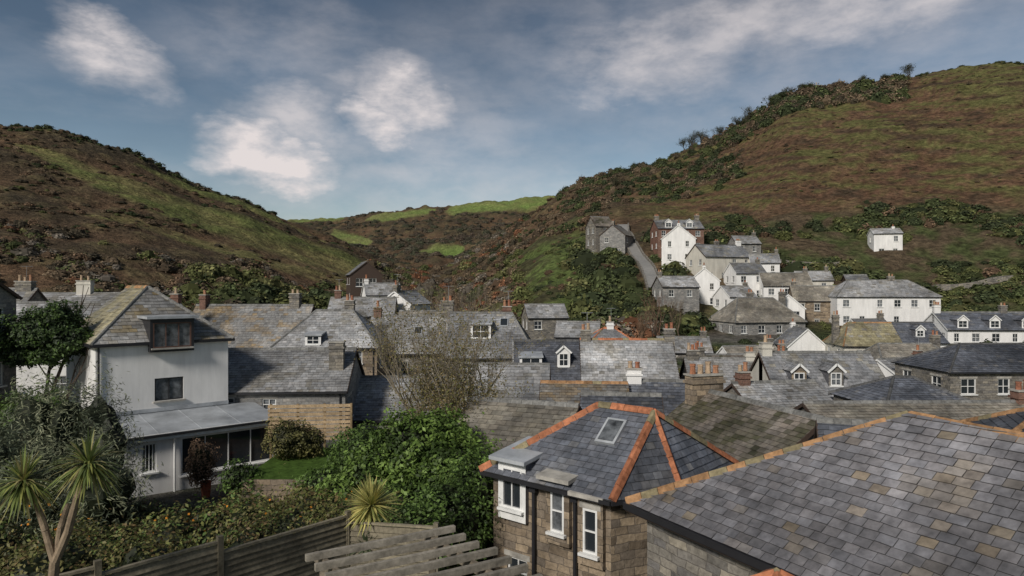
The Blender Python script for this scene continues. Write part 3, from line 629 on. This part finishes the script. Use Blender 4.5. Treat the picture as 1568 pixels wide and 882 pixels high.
for k in range(4): x=-11.2+k*1.22;w.box(x-.05,x+.05,31.68+.1*k,31.78+.1*k,-8.9,-5.4,'timber',(.25,.18,.1))
w.build('slats',E)
w=MB();w.box(-10.4,-6.9,26.2,31.3,-9.2,-7.35,'stone_brown');w.add([(-10.4,26.2,-7.34),(-6.9,26.2,-7.34),(-6.9,31.3,-7.34),(-10.4,31.3,-7.34)],[(0,1,2,3)],'lawn');w.build('lawn_terrace')
E=empty('patio_terrace');w=MB();w.box(-27,-20.5,31.5,38,-9.2,-6.1,'stone_grey');w.add([(-27,31.5,-6.09),(-20.5,31.5,-6.09),(-20.5,38,-6.09),(-27,38,-6.09)],[(0,1,2,3)],'concrete');w.build('paving',E)
def table(x,y,z):
    E=empty('garden_table',x,y,z);w=MB();w.cyl((0,0,.7),(0,0,.75),.5,.5,'white_paint',16)
    w.cyl((0,0,0),(0,0,.7),.04,.04,'white_paint');w.box(-.3,.3,-.04,.04,0,.04,'white_paint');w.box(-.04,.04,-.3,.3,.0,.045,'white_paint');w.build('table',E)
def chair(x,y,z,r):
    E=empty('garden_chair',x,y,z,r);w=MB();w.box(-.22,.22,-.22,.22,.42,.46,'white_paint');w.box(-.22,.22,.2,.24,.461,.9,'white_paint')
    for a in(-.2,.2):
        for b_ in(-.2,.2): w.box(a-.02,a+.02,b_-.02,b_+.02,0,.42,'white_paint')
    w.build('chair',E)
table(-23.2,33.2,-6.08);chair(-24.2,33.1,-6.08,1.5);chair(-22.3,33.3,-6.08,-1.6);chair(-23.1,34.2,-6.08,0);table(-25,34.4,-6.08);chair(-21.4,34.5,-6.08,.4)
# hill road
E=empty('hill_road')
rp=[(954,168),(955,157),(966,147),(980,138),(994,129),(1004,118)]
pr=[]
for i in range(len(rp)-1):
    for k in range(6):
        f=k/6;p=rp[i][0]*(1-f)+rp[i+1][0]*f;y=rp[i][1]*(1-f)+rp[i+1][1]*f;x=(p-784)/F*y;pr.append(Vector((x,y,ground(x,y)+.7)))
w=MB();vs=[]
for i,p in enumerate(pr):
    a=pr[max(0,i-1)];b_=pr[min(len(pr)-1,i+1)];t=(b_-a);t.z=0;t.normalize();s=Vector((t.y,-t.x,0));vs+=[p-s*1.1,p+s*1.1]
    if i<len(pr)-1:
        w.beam(p+s*1.25+Vector((0,0,-.4)),pr[i+1]+s*1.25+Vector((0,0,-.4)),.3,1.1,'stone');w.beam(p-s*1.25+Vector((0,0,-.3)),pr[i+1]-s*1.25+Vector((0,0,-.3)),.3,1.4,'stone')
w.add(vs,[(2*i,2*i+1,2*i+3,2*i+2) for i in range(len(pr)-1)],'asphalt');w.build('road_surface',E)
ROAD=[(p.x,p.y) for p in pr]
def gwall(name,pts,h,th,mat,col=(.4,.38,.34)):
    w=MB();P=[]
    for i in range(len(pts)-1):
        for k in range(8):
            f=k/8;p=pts[i][0]*(1-f)+pts[i+1][0]*f;y=pts[i][1]*(1-f)+pts[i+1][1]*f;x=(p-784)/F*y;P.append(Vector((x,y,ground(x,y))))
    for a,b_ in zip(P,P[1:]): w.beam(a+Vector((0,0,h/2-.3)),b_+Vector((0,0,h/2-.3)),th,h+.6,mat)
    w.build(name)
gwall('garden_wall',[(1250,121),(1330,119),(1440,120),(1568,117)],1.0,.4,'stone')
gwall('garden_wall',[(1180,133),(1260,130),(1320,130)],1.0,.4,'stone')
gwall('garden_wall',[(1080,140),(1120,138),(1175,136)],1.4,.4,'stone')
# ------------------------------------------------------------------ vegetation
def lumpf(seed):
    r=np.random.default_rng(seed);W=r.normal(size=(7,3))*3.4;ph=r.uniform(0,6.28,7)
    return lambda d:(np.sin(d@W.T+ph).mean(1))
def nrm(a): return a/np.linalg.norm(a,axis=-1,keepdims=True)
def leafquads(C,Nn,size,asp):
    r=nrm(rng.normal(size=C.shape));t=nrm(np.cross(Nn,r));b=np.cross(Nn,t)
    s=size[:,None];return np.stack([C-t*s,C+b*s*asp+Nn*s*.12,C+t*s,C-b*s*asp+Nn*s*.12],1).reshape(-1,3)
def blobleaves(bl,n,size,cols,seed=1,depth=.35,lump=.45,asp=.5,up=.0):
    bl=np.array(bl,float);area=(bl[:,3]*bl[:,4]+bl[:,3]*bl[:,5]+bl[:,4]*bl[:,5]);p=area/area.sum()
    idx=rng.choice(len(bl),n,p=p);d=nrm(rng.normal(size=(n,3)))
    r=np.ones(n);cl=np.zeros(n)
    for k in range(len(bl)):
        m=idx==k;f=lumpf(seed*97+k);q=f(d[m]);fine=lumpf(seed*31+k+500)(d[m]*2.6)
        r[m]=1+lump*q+lump*.55*fine;cl[m]=q+fine*.5
    out=rng.random(n)<.07
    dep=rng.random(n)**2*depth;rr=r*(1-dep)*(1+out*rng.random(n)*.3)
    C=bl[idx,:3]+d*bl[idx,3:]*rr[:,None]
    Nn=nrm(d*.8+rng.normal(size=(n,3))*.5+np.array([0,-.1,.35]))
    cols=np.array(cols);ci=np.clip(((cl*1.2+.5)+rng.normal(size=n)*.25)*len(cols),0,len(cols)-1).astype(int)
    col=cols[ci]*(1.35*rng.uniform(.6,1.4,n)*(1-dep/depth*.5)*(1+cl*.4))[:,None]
    V=leafquads(C,Nn,size*rng.uniform(.6,1.35,n),asp)
    return V,np.repeat(np.clip(col,.004,1),4,0)
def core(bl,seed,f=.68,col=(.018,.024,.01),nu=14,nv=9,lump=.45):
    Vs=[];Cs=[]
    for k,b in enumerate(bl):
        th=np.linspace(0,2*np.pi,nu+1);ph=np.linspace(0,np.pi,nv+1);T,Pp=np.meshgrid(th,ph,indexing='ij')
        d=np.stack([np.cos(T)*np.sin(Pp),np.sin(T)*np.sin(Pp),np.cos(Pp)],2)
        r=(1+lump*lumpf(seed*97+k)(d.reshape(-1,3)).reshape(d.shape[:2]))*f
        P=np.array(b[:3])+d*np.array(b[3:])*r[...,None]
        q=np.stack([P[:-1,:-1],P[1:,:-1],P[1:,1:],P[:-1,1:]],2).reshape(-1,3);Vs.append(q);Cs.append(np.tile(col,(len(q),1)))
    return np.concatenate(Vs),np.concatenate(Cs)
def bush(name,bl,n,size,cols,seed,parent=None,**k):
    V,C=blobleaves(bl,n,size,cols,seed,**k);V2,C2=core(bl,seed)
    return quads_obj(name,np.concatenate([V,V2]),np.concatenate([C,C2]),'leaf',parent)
GREEN=[(.03,.05,.014),(.05,.085,.02),(.08,.13,.03)];BRIGHT=[(.037,.064,.014),(.068,.112,.022),(.112,.17,.038)]
OLIVE=[(.05,.05,.02),(.085,.085,.03),(.13,.12,.045)];DARK=[(.018,.03,.012),(.03,.05,.018),(.045,.07,.025)]
MIXH=[(.035,.045,.015),(.075,.08,.025),(.12,.085,.038),(.13,.14,.042)];GREYG=[(.09,.11,.07),(.13,.15,.09),(.17,.18,.11)]
def row(x0,y0,x1,y1,zb,zt,r,n,jit=.5):
    out=[]
    for i in range(n):
        f=(i+.5)/n;h=(zt-zb)*random.uniform(.8,1.2);out.append((x0+(x1-x0)*f+random.uniform(-jit,jit),y0+(y1-y0)*f+random.uniform(-jit,jit),zb+h*.5,r*random.uniform(.7,1.35),r*random.uniform(.8,1.2),h*.55))
    return out
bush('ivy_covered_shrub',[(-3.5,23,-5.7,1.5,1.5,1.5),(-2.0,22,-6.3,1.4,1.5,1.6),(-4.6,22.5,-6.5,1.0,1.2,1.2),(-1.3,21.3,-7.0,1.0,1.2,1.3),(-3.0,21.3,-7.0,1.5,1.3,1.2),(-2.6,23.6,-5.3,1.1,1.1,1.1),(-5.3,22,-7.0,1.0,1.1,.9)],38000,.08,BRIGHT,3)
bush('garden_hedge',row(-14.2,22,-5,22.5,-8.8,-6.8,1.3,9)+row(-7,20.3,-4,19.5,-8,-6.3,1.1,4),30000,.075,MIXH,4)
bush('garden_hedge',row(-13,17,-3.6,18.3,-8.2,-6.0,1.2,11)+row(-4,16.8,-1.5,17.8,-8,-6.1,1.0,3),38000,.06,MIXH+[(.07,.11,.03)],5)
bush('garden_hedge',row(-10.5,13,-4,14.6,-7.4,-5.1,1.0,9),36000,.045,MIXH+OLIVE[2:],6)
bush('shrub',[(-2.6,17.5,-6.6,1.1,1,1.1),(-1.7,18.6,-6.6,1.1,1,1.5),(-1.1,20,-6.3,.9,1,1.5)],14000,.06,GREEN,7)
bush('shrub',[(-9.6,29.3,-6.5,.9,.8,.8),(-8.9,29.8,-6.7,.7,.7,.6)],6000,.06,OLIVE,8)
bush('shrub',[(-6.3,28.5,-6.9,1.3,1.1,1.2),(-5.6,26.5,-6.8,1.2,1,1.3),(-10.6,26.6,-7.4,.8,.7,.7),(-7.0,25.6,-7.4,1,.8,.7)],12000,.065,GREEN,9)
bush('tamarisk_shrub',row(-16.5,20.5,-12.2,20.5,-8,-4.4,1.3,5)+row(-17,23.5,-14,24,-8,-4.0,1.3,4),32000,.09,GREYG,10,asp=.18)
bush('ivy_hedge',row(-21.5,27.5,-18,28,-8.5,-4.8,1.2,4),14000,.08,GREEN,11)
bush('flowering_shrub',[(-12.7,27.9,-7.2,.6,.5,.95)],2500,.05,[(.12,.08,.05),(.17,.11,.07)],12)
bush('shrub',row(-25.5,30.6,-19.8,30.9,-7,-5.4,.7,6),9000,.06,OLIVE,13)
# scattered berries on the hedges
bl=np.array(row(-13,17,-3.6,18.0,-8.2,-5.9,1.25,11));nb=260;d_=nrm(rng.normal(size=(nb,3)));ib=rng.integers(0,len(bl),nb)
cb_=bl[ib,:3]+d_*bl[ib,3:]*1.05;quads_obj('hedge_berries',leafquads(cb_,nrm(rng.normal(size=(nb,3))),np.full(nb,.035),1.),np.repeat(np.array([(.55,.22,.03)])*rng.uniform(.7,1.2,(nb,1)),4,0),'leaf_far')
E=empty('plant_pots');w=MB()
for x,y in((-11.8,28.8),(-11.2,29.3),(-10.7,29.8),(-12.6,28.1)):
    w.cyl((x,y,-8.6),(x,y,-7.95),.16,.22,'tile',10,(.42,.13,.07))
w.build('pots',E)
def tubes(name,segs,mat='bark',parent=None,n=6):
    w=MB()
    for p,q_,r0,r1,c in segs: w.cyl(p,q_,r0,r1,mat,n,c,False)
    return w.build(name,parent)
def grow(p,d,ln,r,lv,segs,tips,col,spread=.6,up=.15,kids=(2,3)):
    nseg=3;q_=p
    for i in range(nseg):
        d=(d+Vector((random.uniform(-1,1),random.uniform(-1,1),random.uniform(-.6,1)*.6))*.16+Vector((0,0,up*.3))).normalized()
        e_=q_+d*ln/nseg;r1=r*(1-.28*(i+1)/nseg);segs.append((q_.copy(),e_.copy(),r*(1-.28*i/nseg),r1,col))
        if lv>0 and i<nseg-1 and random.random()<.6:
            dd=(d+Vector((random.uniform(-1,1),random.uniform(-1,1),random.uniform(-.3,.7)))*spread*1.3).normalized();grow(e_,dd,ln*.62,r1*.5,lv-1,segs,tips,col,spread,up,kids)
        q_=e_
    tips.append(q_)
    if lv<=0: return
    for k in range(random.choice(kids)):
        dd=(d+Vector((random.uniform(-1,1),random.uniform(-1,1),random.uniform(-.5,.8)))*spread).normalized()
        grow(q_,dd,ln*random.uniform(.62,.82),r1*.68,lv-1,segs,tips,col,spread,up,kids)
E=empty('evergreen_tree');segs=[];tips=[]
grow(Vector((-21.2,31.3,-8.8)),Vector((.05,0,1)),3.4,.17,3,segs,tips,(.09,.07,.055),.8,.3)
tubes('trunk_and_limbs',segs,parent=E)
bush('crown',[(-21.6,31.3,-2.0,1.6,1.5,1.0),(-20.2,31.2,-2.4,1.0,1.2,.7),(-23.0,31.5,-2.6,.9,1.1,.7),(-21.0,31.6,-1.4,1.0,1.0,.7),(-22.2,31,-3.1,.8,1.0,.5),(-20.9,31,-3.0,.7,.9,.45)],22000,.075,DARK+GREEN[1:2],14,E,lump=.6)
E=empty('sparse_tree');segs=[];tips=[];random.seed(21)
for k,dv in enumerate(((-.2,0,1),(.12,.1,1),(-.02,-.15,1),(.22,0,.95),(-.42,.1,.95))):
    grow(Vector((-2.45+.07*k,27,-8.3)),Vector(dv).normalized(),2.5,.11,5,segs,tips,(.25,.215,.16),.55,.12,(2,2,3))
tubes('trunk_and_limbs',segs,parent=E,n=5)
T=np.array([tuple(t) for t in tips]);T=T[T[:,2]>-6.3]
n=30000;ix=rng.integers(0,len(T),n);C=T[ix]+rng.normal(size=(n,3))*.2
lowk=np.clip((-1.9-C[:,2])/2.5,.35,1);kp=rng.random(n)<lowk;C=C[kp];n=len(C)
cc=np.array([(.22,.185,.075),(.17,.165,.06),(.26,.20,.10)])[rng.integers(0,3,n)]*rng.uniform(.6,1.3,(n,1))
quads_obj('leaves',leafquads(C,nrm(rng.normal(size=(n,3))),rng.uniform(.03,.06,n),.5),np.repeat(cc,4,0),'leaf',E)
random.seed(5)
def spiky(mb,c,R_,n,cols,dr=.5,wd=.03,low=-.5):
    c=Vector(c)
    for i in range(n):
        a=random.uniform(0,6.283);el=math.asin(random.uniform(low,1));d=Vector((math.cos(a)*math.cos(el),math.sin(a)*math.cos(el),math.sin(el)))
        s=d.cross(Vector((0,0,1)));s=s.normalized() if s.length>.05 else Vector((1,0,0))
        ln=R_*random.uniform(.75,1.1);col=random.choice(cols);k=random.uniform(.7,1.2);col=tuple(x*k for x in col);vs=[]
        for j,(f,w_) in enumerate(((0,.7),(.35,1),(.7,.75),(1,.05))):
            p=c+d*ln*f+Vector((0,0,-dr*ln*f*f*math.cos(el)));vs+=[p-s*wd*w_,p+s*wd*w_]
        mb.add(vs,[(0,1,3,2),(2,3,5,4),(4,5,7,6)],'leaf',col)
YG=[(.20,.25,.07),(.30,.31,.09),(.13,.17,.06),(.36,.32,.14)]
E=empty('cordyline_palm');w=MB()
def trunk(pts,r):
    for i in range(len(pts)-1): w.cyl(pts[i],pts[i+1],r*(1-.08*i),r*(1-.08*(i+1)),'bark',9,(.26,.20,.14),False)
trunk([(-6.1,9,-6.4),(-6.05,9,-5),(-6.08,9,-4.2),(-6.03,9,-3.6)],.08)
trunk([(-6.03,9,-3.62),(-5.85,9,-3.2),(-5.72,8.98,-2.75),(-5.6,9,-2.35)],.055);trunk([(-6.03,9,-3.62),(-6.15,9,-3.2),(-6.3,9.05,-2.85),(-6.42,9,-2.6)],.05)
trunk([(-6.03,9,-3.62),(-6.02,9.1,-3.2),(-5.98,9.2,-2.9)],.045)
w.build('trunk',E);w=MB()
spiky(w,(-5.58,9,-2.32),.52,260,YG,.45,.015,-.75);spiky(w,(-6.44,9,-2.55),.5,250,YG,.45,.015,-.75)
w.build('leaves',E)
E=empty('yucca_plant');w=MB();w.cyl((-2.72,13.2,-7),(-2.72,13.2,-4.4),.09,.07,'bark',8,(.2,.15,.1),False)
spiky(w,(-2.72,13.2,-4.2),.62,300,[(.52,.49,.17),(.68,.60,.22),(.32,.35,.12)],.15,.02,-.5)
spiky(w,(-2.75,13.0,-4.95),.55,110,[(.13,.18,.10),(.19,.24,.13)],.1,.022,-.1);w.build('leaves',E)
for x,y,z in((-23.6,30.4,-4.4),(-21.5,29.6,-4.9)):
    E=empty('cordyline_palm');w=MB();w.cyl((x,y,-7.5),(x,y,z),.09,.07,'bark',7,(.22,.17,.12),False);spiky(w,(x,y,z),.8,120,[(.07,.10,.04),(.1,.13,.05)],.6,.03,-.6);w.build('palm',E)
# --- scattered scrub
def template(nl,seed):
    f=lumpf(seed);d=nrm(rng.normal(size=(nl,3)));d[:,2]=np.abs(d[:,2])*1.0-.15
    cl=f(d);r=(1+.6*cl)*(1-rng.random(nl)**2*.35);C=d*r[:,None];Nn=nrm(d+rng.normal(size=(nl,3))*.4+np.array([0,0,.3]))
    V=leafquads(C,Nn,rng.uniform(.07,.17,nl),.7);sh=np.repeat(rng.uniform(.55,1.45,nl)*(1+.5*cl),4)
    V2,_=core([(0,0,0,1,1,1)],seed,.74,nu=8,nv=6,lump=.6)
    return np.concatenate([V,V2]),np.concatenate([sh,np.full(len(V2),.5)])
TM=[template(150,s) for s in range(60,68)]
def infoot(x,y):
    for fx,fy,ra,a,b_ in FOOT:
        dx=x-fx;dy=y-fy
        if abs(dx)>16 or abs(dy)>16: continue
        if abs(dx*math.cos(ra)+dy*math.sin(ra))<a and abs(-dx*math.sin(ra)+dy*math.cos(ra))<b_: return True
    for rx,ry in ROAD:
        if (x-rx)**2+(y-ry)**2<8: return True
    return False
def samp(px,t):
    c=int(round(float(np.interp(px,pxs,np.arange(len(pxs))))));j=float(np.interp(t,ts,np.arange(len(ts))));j0=int(j);f=j-j0;j1=min(j0+1,len(ts)-1)
    y=GD[c,j0]*(1-f)+GD[c,j1]*f;z=GZ[c,j0]*(1-f)+GZ[c,j1]*f;return (px-784)/F*y,y,z
BR=[(.15,.10,.064),(.11,.082,.055),(.175,.13,.085),(.082,.068,.046)];RU=[(.21,.10,.055),(.17,.09,.052)];DG=[(.05,.064,.03),(.066,.082,.034),(.045,.055,.028)];OG=[(.11,.12,.045),(.14,.14,.058),(.08,.095,.038)];PK=[(.22,.19,.155),(.17,.15,.12)]
def scatter(name,n,pr_,tr,sz,pal,grass=0,field=0,flat=.8,clump=0):
    A=[];B=[];cnt=0
    for _ in range(n*4):
        if cnt>=n: break
        px=random.uniform(*pr_);t=random.uniform(*tr);x,y,z=samp(px,t)
        if grass and random.random()<float(grassmask(px,t))*grass: continue
        if field and float(fieldmask(px,t-.03))+float(fieldmask(px,t))>.02: continue
        if clump and noise.noise(Vector((x/12,y/12,z/12+3)))<clump*random.uniform(-.3,.6): continue
        if y<170 and infoot(x,y): continue
        s=random.uniform(*sz)*random.choice((.6,.8,1,1.2));Vt,sh=TM[random.randrange(8)];a=random.uniform(0,6.28);ca,sa=math.cos(a),math.sin(a)
        sc=np.array([s*random.uniform(.8,1.3),s*random.uniform(.8,1.3),s*flat*random.uniform(.7,1.25)])
        P=Vt*sc;P=np.stack([P[:,0]*ca-P[:,1]*sa+x,P[:,0]*sa+P[:,1]*ca+y,P[:,2]+z-.1*s],1)
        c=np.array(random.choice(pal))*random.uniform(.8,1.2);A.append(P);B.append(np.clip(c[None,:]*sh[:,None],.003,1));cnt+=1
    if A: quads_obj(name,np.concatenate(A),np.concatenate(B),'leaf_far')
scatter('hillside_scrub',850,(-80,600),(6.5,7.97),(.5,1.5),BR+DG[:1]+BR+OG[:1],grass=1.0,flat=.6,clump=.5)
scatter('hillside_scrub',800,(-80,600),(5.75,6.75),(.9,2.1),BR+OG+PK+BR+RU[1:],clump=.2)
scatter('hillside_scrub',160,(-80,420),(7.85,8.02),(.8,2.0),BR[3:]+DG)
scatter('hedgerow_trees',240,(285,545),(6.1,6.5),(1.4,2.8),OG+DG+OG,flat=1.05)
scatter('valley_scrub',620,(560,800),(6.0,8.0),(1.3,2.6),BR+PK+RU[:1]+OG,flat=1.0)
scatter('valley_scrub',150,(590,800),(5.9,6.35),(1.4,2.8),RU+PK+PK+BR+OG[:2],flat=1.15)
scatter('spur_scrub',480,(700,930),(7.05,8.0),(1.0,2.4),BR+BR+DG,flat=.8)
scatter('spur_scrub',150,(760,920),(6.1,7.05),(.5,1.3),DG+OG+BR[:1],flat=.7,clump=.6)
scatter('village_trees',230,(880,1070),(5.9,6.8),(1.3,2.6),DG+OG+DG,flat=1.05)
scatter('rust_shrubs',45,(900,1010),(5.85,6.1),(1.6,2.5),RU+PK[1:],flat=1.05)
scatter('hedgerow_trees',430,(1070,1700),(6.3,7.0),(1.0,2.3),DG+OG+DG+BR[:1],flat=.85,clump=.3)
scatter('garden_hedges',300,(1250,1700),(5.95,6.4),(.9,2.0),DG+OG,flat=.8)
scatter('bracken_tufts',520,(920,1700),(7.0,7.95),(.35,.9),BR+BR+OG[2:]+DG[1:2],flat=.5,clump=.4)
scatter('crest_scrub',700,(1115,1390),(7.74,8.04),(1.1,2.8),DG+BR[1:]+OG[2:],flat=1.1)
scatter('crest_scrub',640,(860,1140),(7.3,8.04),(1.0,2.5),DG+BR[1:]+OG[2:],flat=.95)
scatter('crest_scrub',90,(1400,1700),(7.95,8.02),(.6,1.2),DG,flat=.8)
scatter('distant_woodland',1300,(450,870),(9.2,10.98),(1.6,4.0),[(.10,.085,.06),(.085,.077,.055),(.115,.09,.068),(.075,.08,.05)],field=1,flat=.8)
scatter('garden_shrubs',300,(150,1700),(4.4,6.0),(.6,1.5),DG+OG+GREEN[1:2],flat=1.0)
for (px,t,h) in((1146,7.97,9),(1062,7.97,10),(1392,7.99,8),(1360,7.99,5),(1180,8,6),(1235,8,5.5),(1320,8,5.5),(1100,8,6),(975,8,6),(940,7.6,7),(1280,8,5.5),(1050,7.98,8),(1205,8,6),(1130,7.95,7),(1075,7.98,8)):
    x,y,z=samp(px,t);E=empty('windswept_tree');segs=[];tips=[]
    for k in range(3): grow(Vector((x+k*.6-.6,y,z-.5)),Vector((random.uniform(-.45,.6),0,1)).normalized(),h*.27,.17,4,segs,tips,(.08,.07,.055),.8,.03,(2,3))
    tubes('branches',segs,parent=E,n=3)
    T=np.array([tuple(q) for q in tips]);n=1500;C=T[rng.integers(0,len(T),n)]+rng.normal(size=(n,3))*.3
    quads_obj('leaves',leafquads(C,nrm(rng.normal(size=(n,3))),rng.uniform(.08,.17,n),.6),np.repeat(np.array([(.05,.055,.03)])*rng.uniform(.6,1.4,(n,1)),4,0),'leaf_far',E)
bt=[(1005,5.75,7,(.19,.12,.085)),(1035,5.8,6,(.17,.13,.09)),(980,5.7,5,(.18,.12,.08))]
for px,t,h in((745,5.95,6),(700,6.0,6.5),(655,6.02,6),(620,6.1,6),(775,5.95,5),(600,6.2,6),(580,6.15,5.5),(640,6.3,7),(675,6.25,7),(720,6.2,6.5),(690,6.5,7),(740,6.4,6),(560,6.3,6),(800,6.0,4.5),(660,6.6,7),(620,6.6,7)):
    bt.append((px,t,h,random.choice(((.22,.18,.14),(.21,.15,.105),(.19,.165,.13)))))
for (px,t,h,col) in bt:
    x,y,z=samp(px,t)
    if infoot(x,y): continue
    E=empty('bare_tree');segs=[];tips=[]
    for k in range(3): grow(Vector((x+k*.4-.4,y,z-.3)),Vector((random.uniform(-.35,.35),0,1)),h*.34,.11,4,segs,tips,col,.5,.2,(2,3))
    tubes('branches',segs,parent=E,n=3)
# ------------------------------------------------------------------ sky, sun, camera
W=bpy.data.worlds.new("World");S.world=W;W.use_nodes=True;N=W.node_tree.nodes;L=W.node_tree.links
bg=N['Background'];SUN_EL=33;SUN_AZ=212
sky=N.new('ShaderNodeTexSky');sky.sky_type='NISHITA';sky.sun_disc=False;sky.sun_elevation=math.radians(SUN_EL);sky.sun_rotation=math.radians(SUN_AZ);sky.dust_density=1.0
tc=N.new('ShaderNodeTexCoord')
def vm(op,a,b=None,c=None):
    n=N.new('ShaderNodeVectorMath');n.operation=op
    if hasattr(a,'is_output'): L.new(a,n.inputs[0])
    else: n.inputs[0].default_value=a
    if b is not None:
        if hasattr(b,'is_output'): L.new(b,n.inputs[1])
        else: n.inputs[1].default_value=b
    return n
def mth(op,a,b,cl=False):
    n=N.new('ShaderNodeMath');n.operation=op;n.use_clamp=cl
    for i,x in enumerate((a,b)):
        if hasattr(x,'is_output'): L.new(x,n.inputs[i])
        else: n.inputs[i].default_value=x
    return n.outputs[0]
def noi(scale,detail,rough=.6,st=(1,1,2.2),dist=0):
    mp=N.new('ShaderNodeMapping');mp.inputs['Scale'].default_value=st;L.new(tc.outputs['Generated'],mp.inputs[0])
    n=N.new('ShaderNodeTexNoise');n.inputs['Scale'].default_value=scale;n.inputs['Detail'].default_value=detail;n.inputs['Roughness'].default_value=rough;n.inputs['Distortion'].default_value=dist
    L.new(mp.outputs[0],n.inputs['Vector']);return n
tint=N.new('ShaderNodeMix');tint.data_type='RGBA';tint.blend_type='MULTIPLY';tint.inputs[0].default_value=1;tint.inputs[7].default_value=(.80,.80,.78,1);L.new(sky.outputs[0],tint.inputs[6])
sx=N.new('ShaderNodeSeparateXYZ');L.new(tc.outputs['Generated'],sx.inputs[0])
n0=noi(2.2,5,.55,(1,1,2.5));zz=mth('ADD',sx.outputs[2],mth('MULTIPLY',mth('SUBTRACT',n0.outputs['Fac'],.5),.3))
dk=N.new('ShaderNodeMapRange');dk.inputs['From Min'].default_value=.12;dk.inputs['From Max'].default_value=.42;dk.inputs['To Min'].default_value=1.0;dk.inputs['To Max'].default_value=.5;L.new(zz,dk.inputs['Value'])
tv=vm('SCALE',tint.outputs[2]);L.new(dk.outputs[0],tv.inputs['Scale'])
nd=noi(7,6);dis=vm('SUBTRACT',nd.outputs['Color'],(.5,.5,.5));dsc=vm('SCALE',dis.outputs[0]);dsc.inputs['Scale'].default_value=.14
pos=vm('ADD',tc.outputs['Generated'],dsc.outputs[0]).outputs[0]
acc=None
for (px,py,rx,ry,st) in((385,230,52,34,1.25),(440,262,60,34,1.2),(455,190,60,46,.6),(630,160,62,42,1.0),(570,182,44,30,1.0),(600,120,70,30,.5),(180,88,50,34,.9),(200,120,40,30,.6),(640,225,200,110,.32),(1010,85,150,55,.55),(1110,60,110,45,.55),(940,125,60,36,.6),(1290,12,200,36,.6),(430,70,150,50,.22),(760,310,420,50,.3),(1150,60,420,130,.22)):
    c=Vector(((px-784)/F,1,(441-py)/F)).normalized();d=vm('SUBTRACT',pos,tuple(c));d2=vm('MULTIPLY',d.outputs[0],(F/rx*.9,F/rx*.5,F/ry*.9))
    ln=N.new('ShaderNodeVectorMath');ln.operation='LENGTH';L.new(d2.outputs[0],ln.inputs[0])
    r=N.new('ShaderNodeMapRange');r.interpolation_type='SMOOTHSTEP';r.inputs['From Min'].default_value=1.5;r.inputs['From Max'].default_value=.1;r.inputs['To Max'].default_value=st;L.new(ln.outputs['Value'],r.inputs['Value'])
    acc=r.outputs[0] if acc is None else mth('MAXIMUM',acc,r.outputs[0])
n1=noi(12,8,.58,dist=.1);n2=noi(3,6,.6,(1,1,3))
k=N.new('ShaderNodeMapRange');k.inputs['From Min'].default_value=.3;k.inputs['From Max'].default_value=.62;k.inputs['To Min'].default_value=.25;k.inputs['To Max'].default_value=1.15;L.new(n1.outputs['Fac'],k.inputs['Value'])
wisp=N.new('ShaderNodeMapRange');wisp.inputs['From Min'].default_value=.52;wisp.inputs['From Max'].default_value=.85;wisp.inputs['To Max'].default_value=.2;L.new(n2.outputs['Fac'],wisp.inputs['Value'])
cl=mth('MULTIPLY',acc,k.outputs[0]);cl=mth('ADD',cl,wisp.outputs[0],True)
mx=N.new('ShaderNodeMix');mx.data_type='RGBA';L.new(cl,mx.inputs[0]);L.new(tv.outputs[0],mx.inputs[6]);mx.inputs[7].default_value=(7.6,7.0,6.9,1)
L.new(mx.outputs[2],bg.inputs['Color']);bg.inputs['Strength'].default_value=.1
sl=bpy.data.lights.new('sun','SUN');sl.energy=3.1;sl.angle=math.radians(10);sl.color=(1,.945,.87);so=bpy.data.objects.new('sun',sl);S.collection.objects.link(so)
el=math.radians(SUN_EL);az=math.radians(SUN_AZ);so.rotation_euler=Vector((math.sin(az)*math.cos(el),math.cos(az)*math.cos(el),math.sin(el))).to_track_quat('Z','Y').to_euler()
cam=bpy.data.cameras.new('camera');cam.lens=24;cam.sensor_width=36;cam.clip_end=8000;cam.clip_start=.1
co=bpy.data.objects.new('camera',cam);co.location=(0,0,0);co.rotation_euler=(math.radians(90),0,0);S.collection.objects.link(co);S.camera=co
S.view_settings.view_transform='Standard';S.view_settings.look='None';S.view_settings.exposure=0
print('faces',sum(len(o.data.polygons) for o in S.objects if o.type=='MESH'))
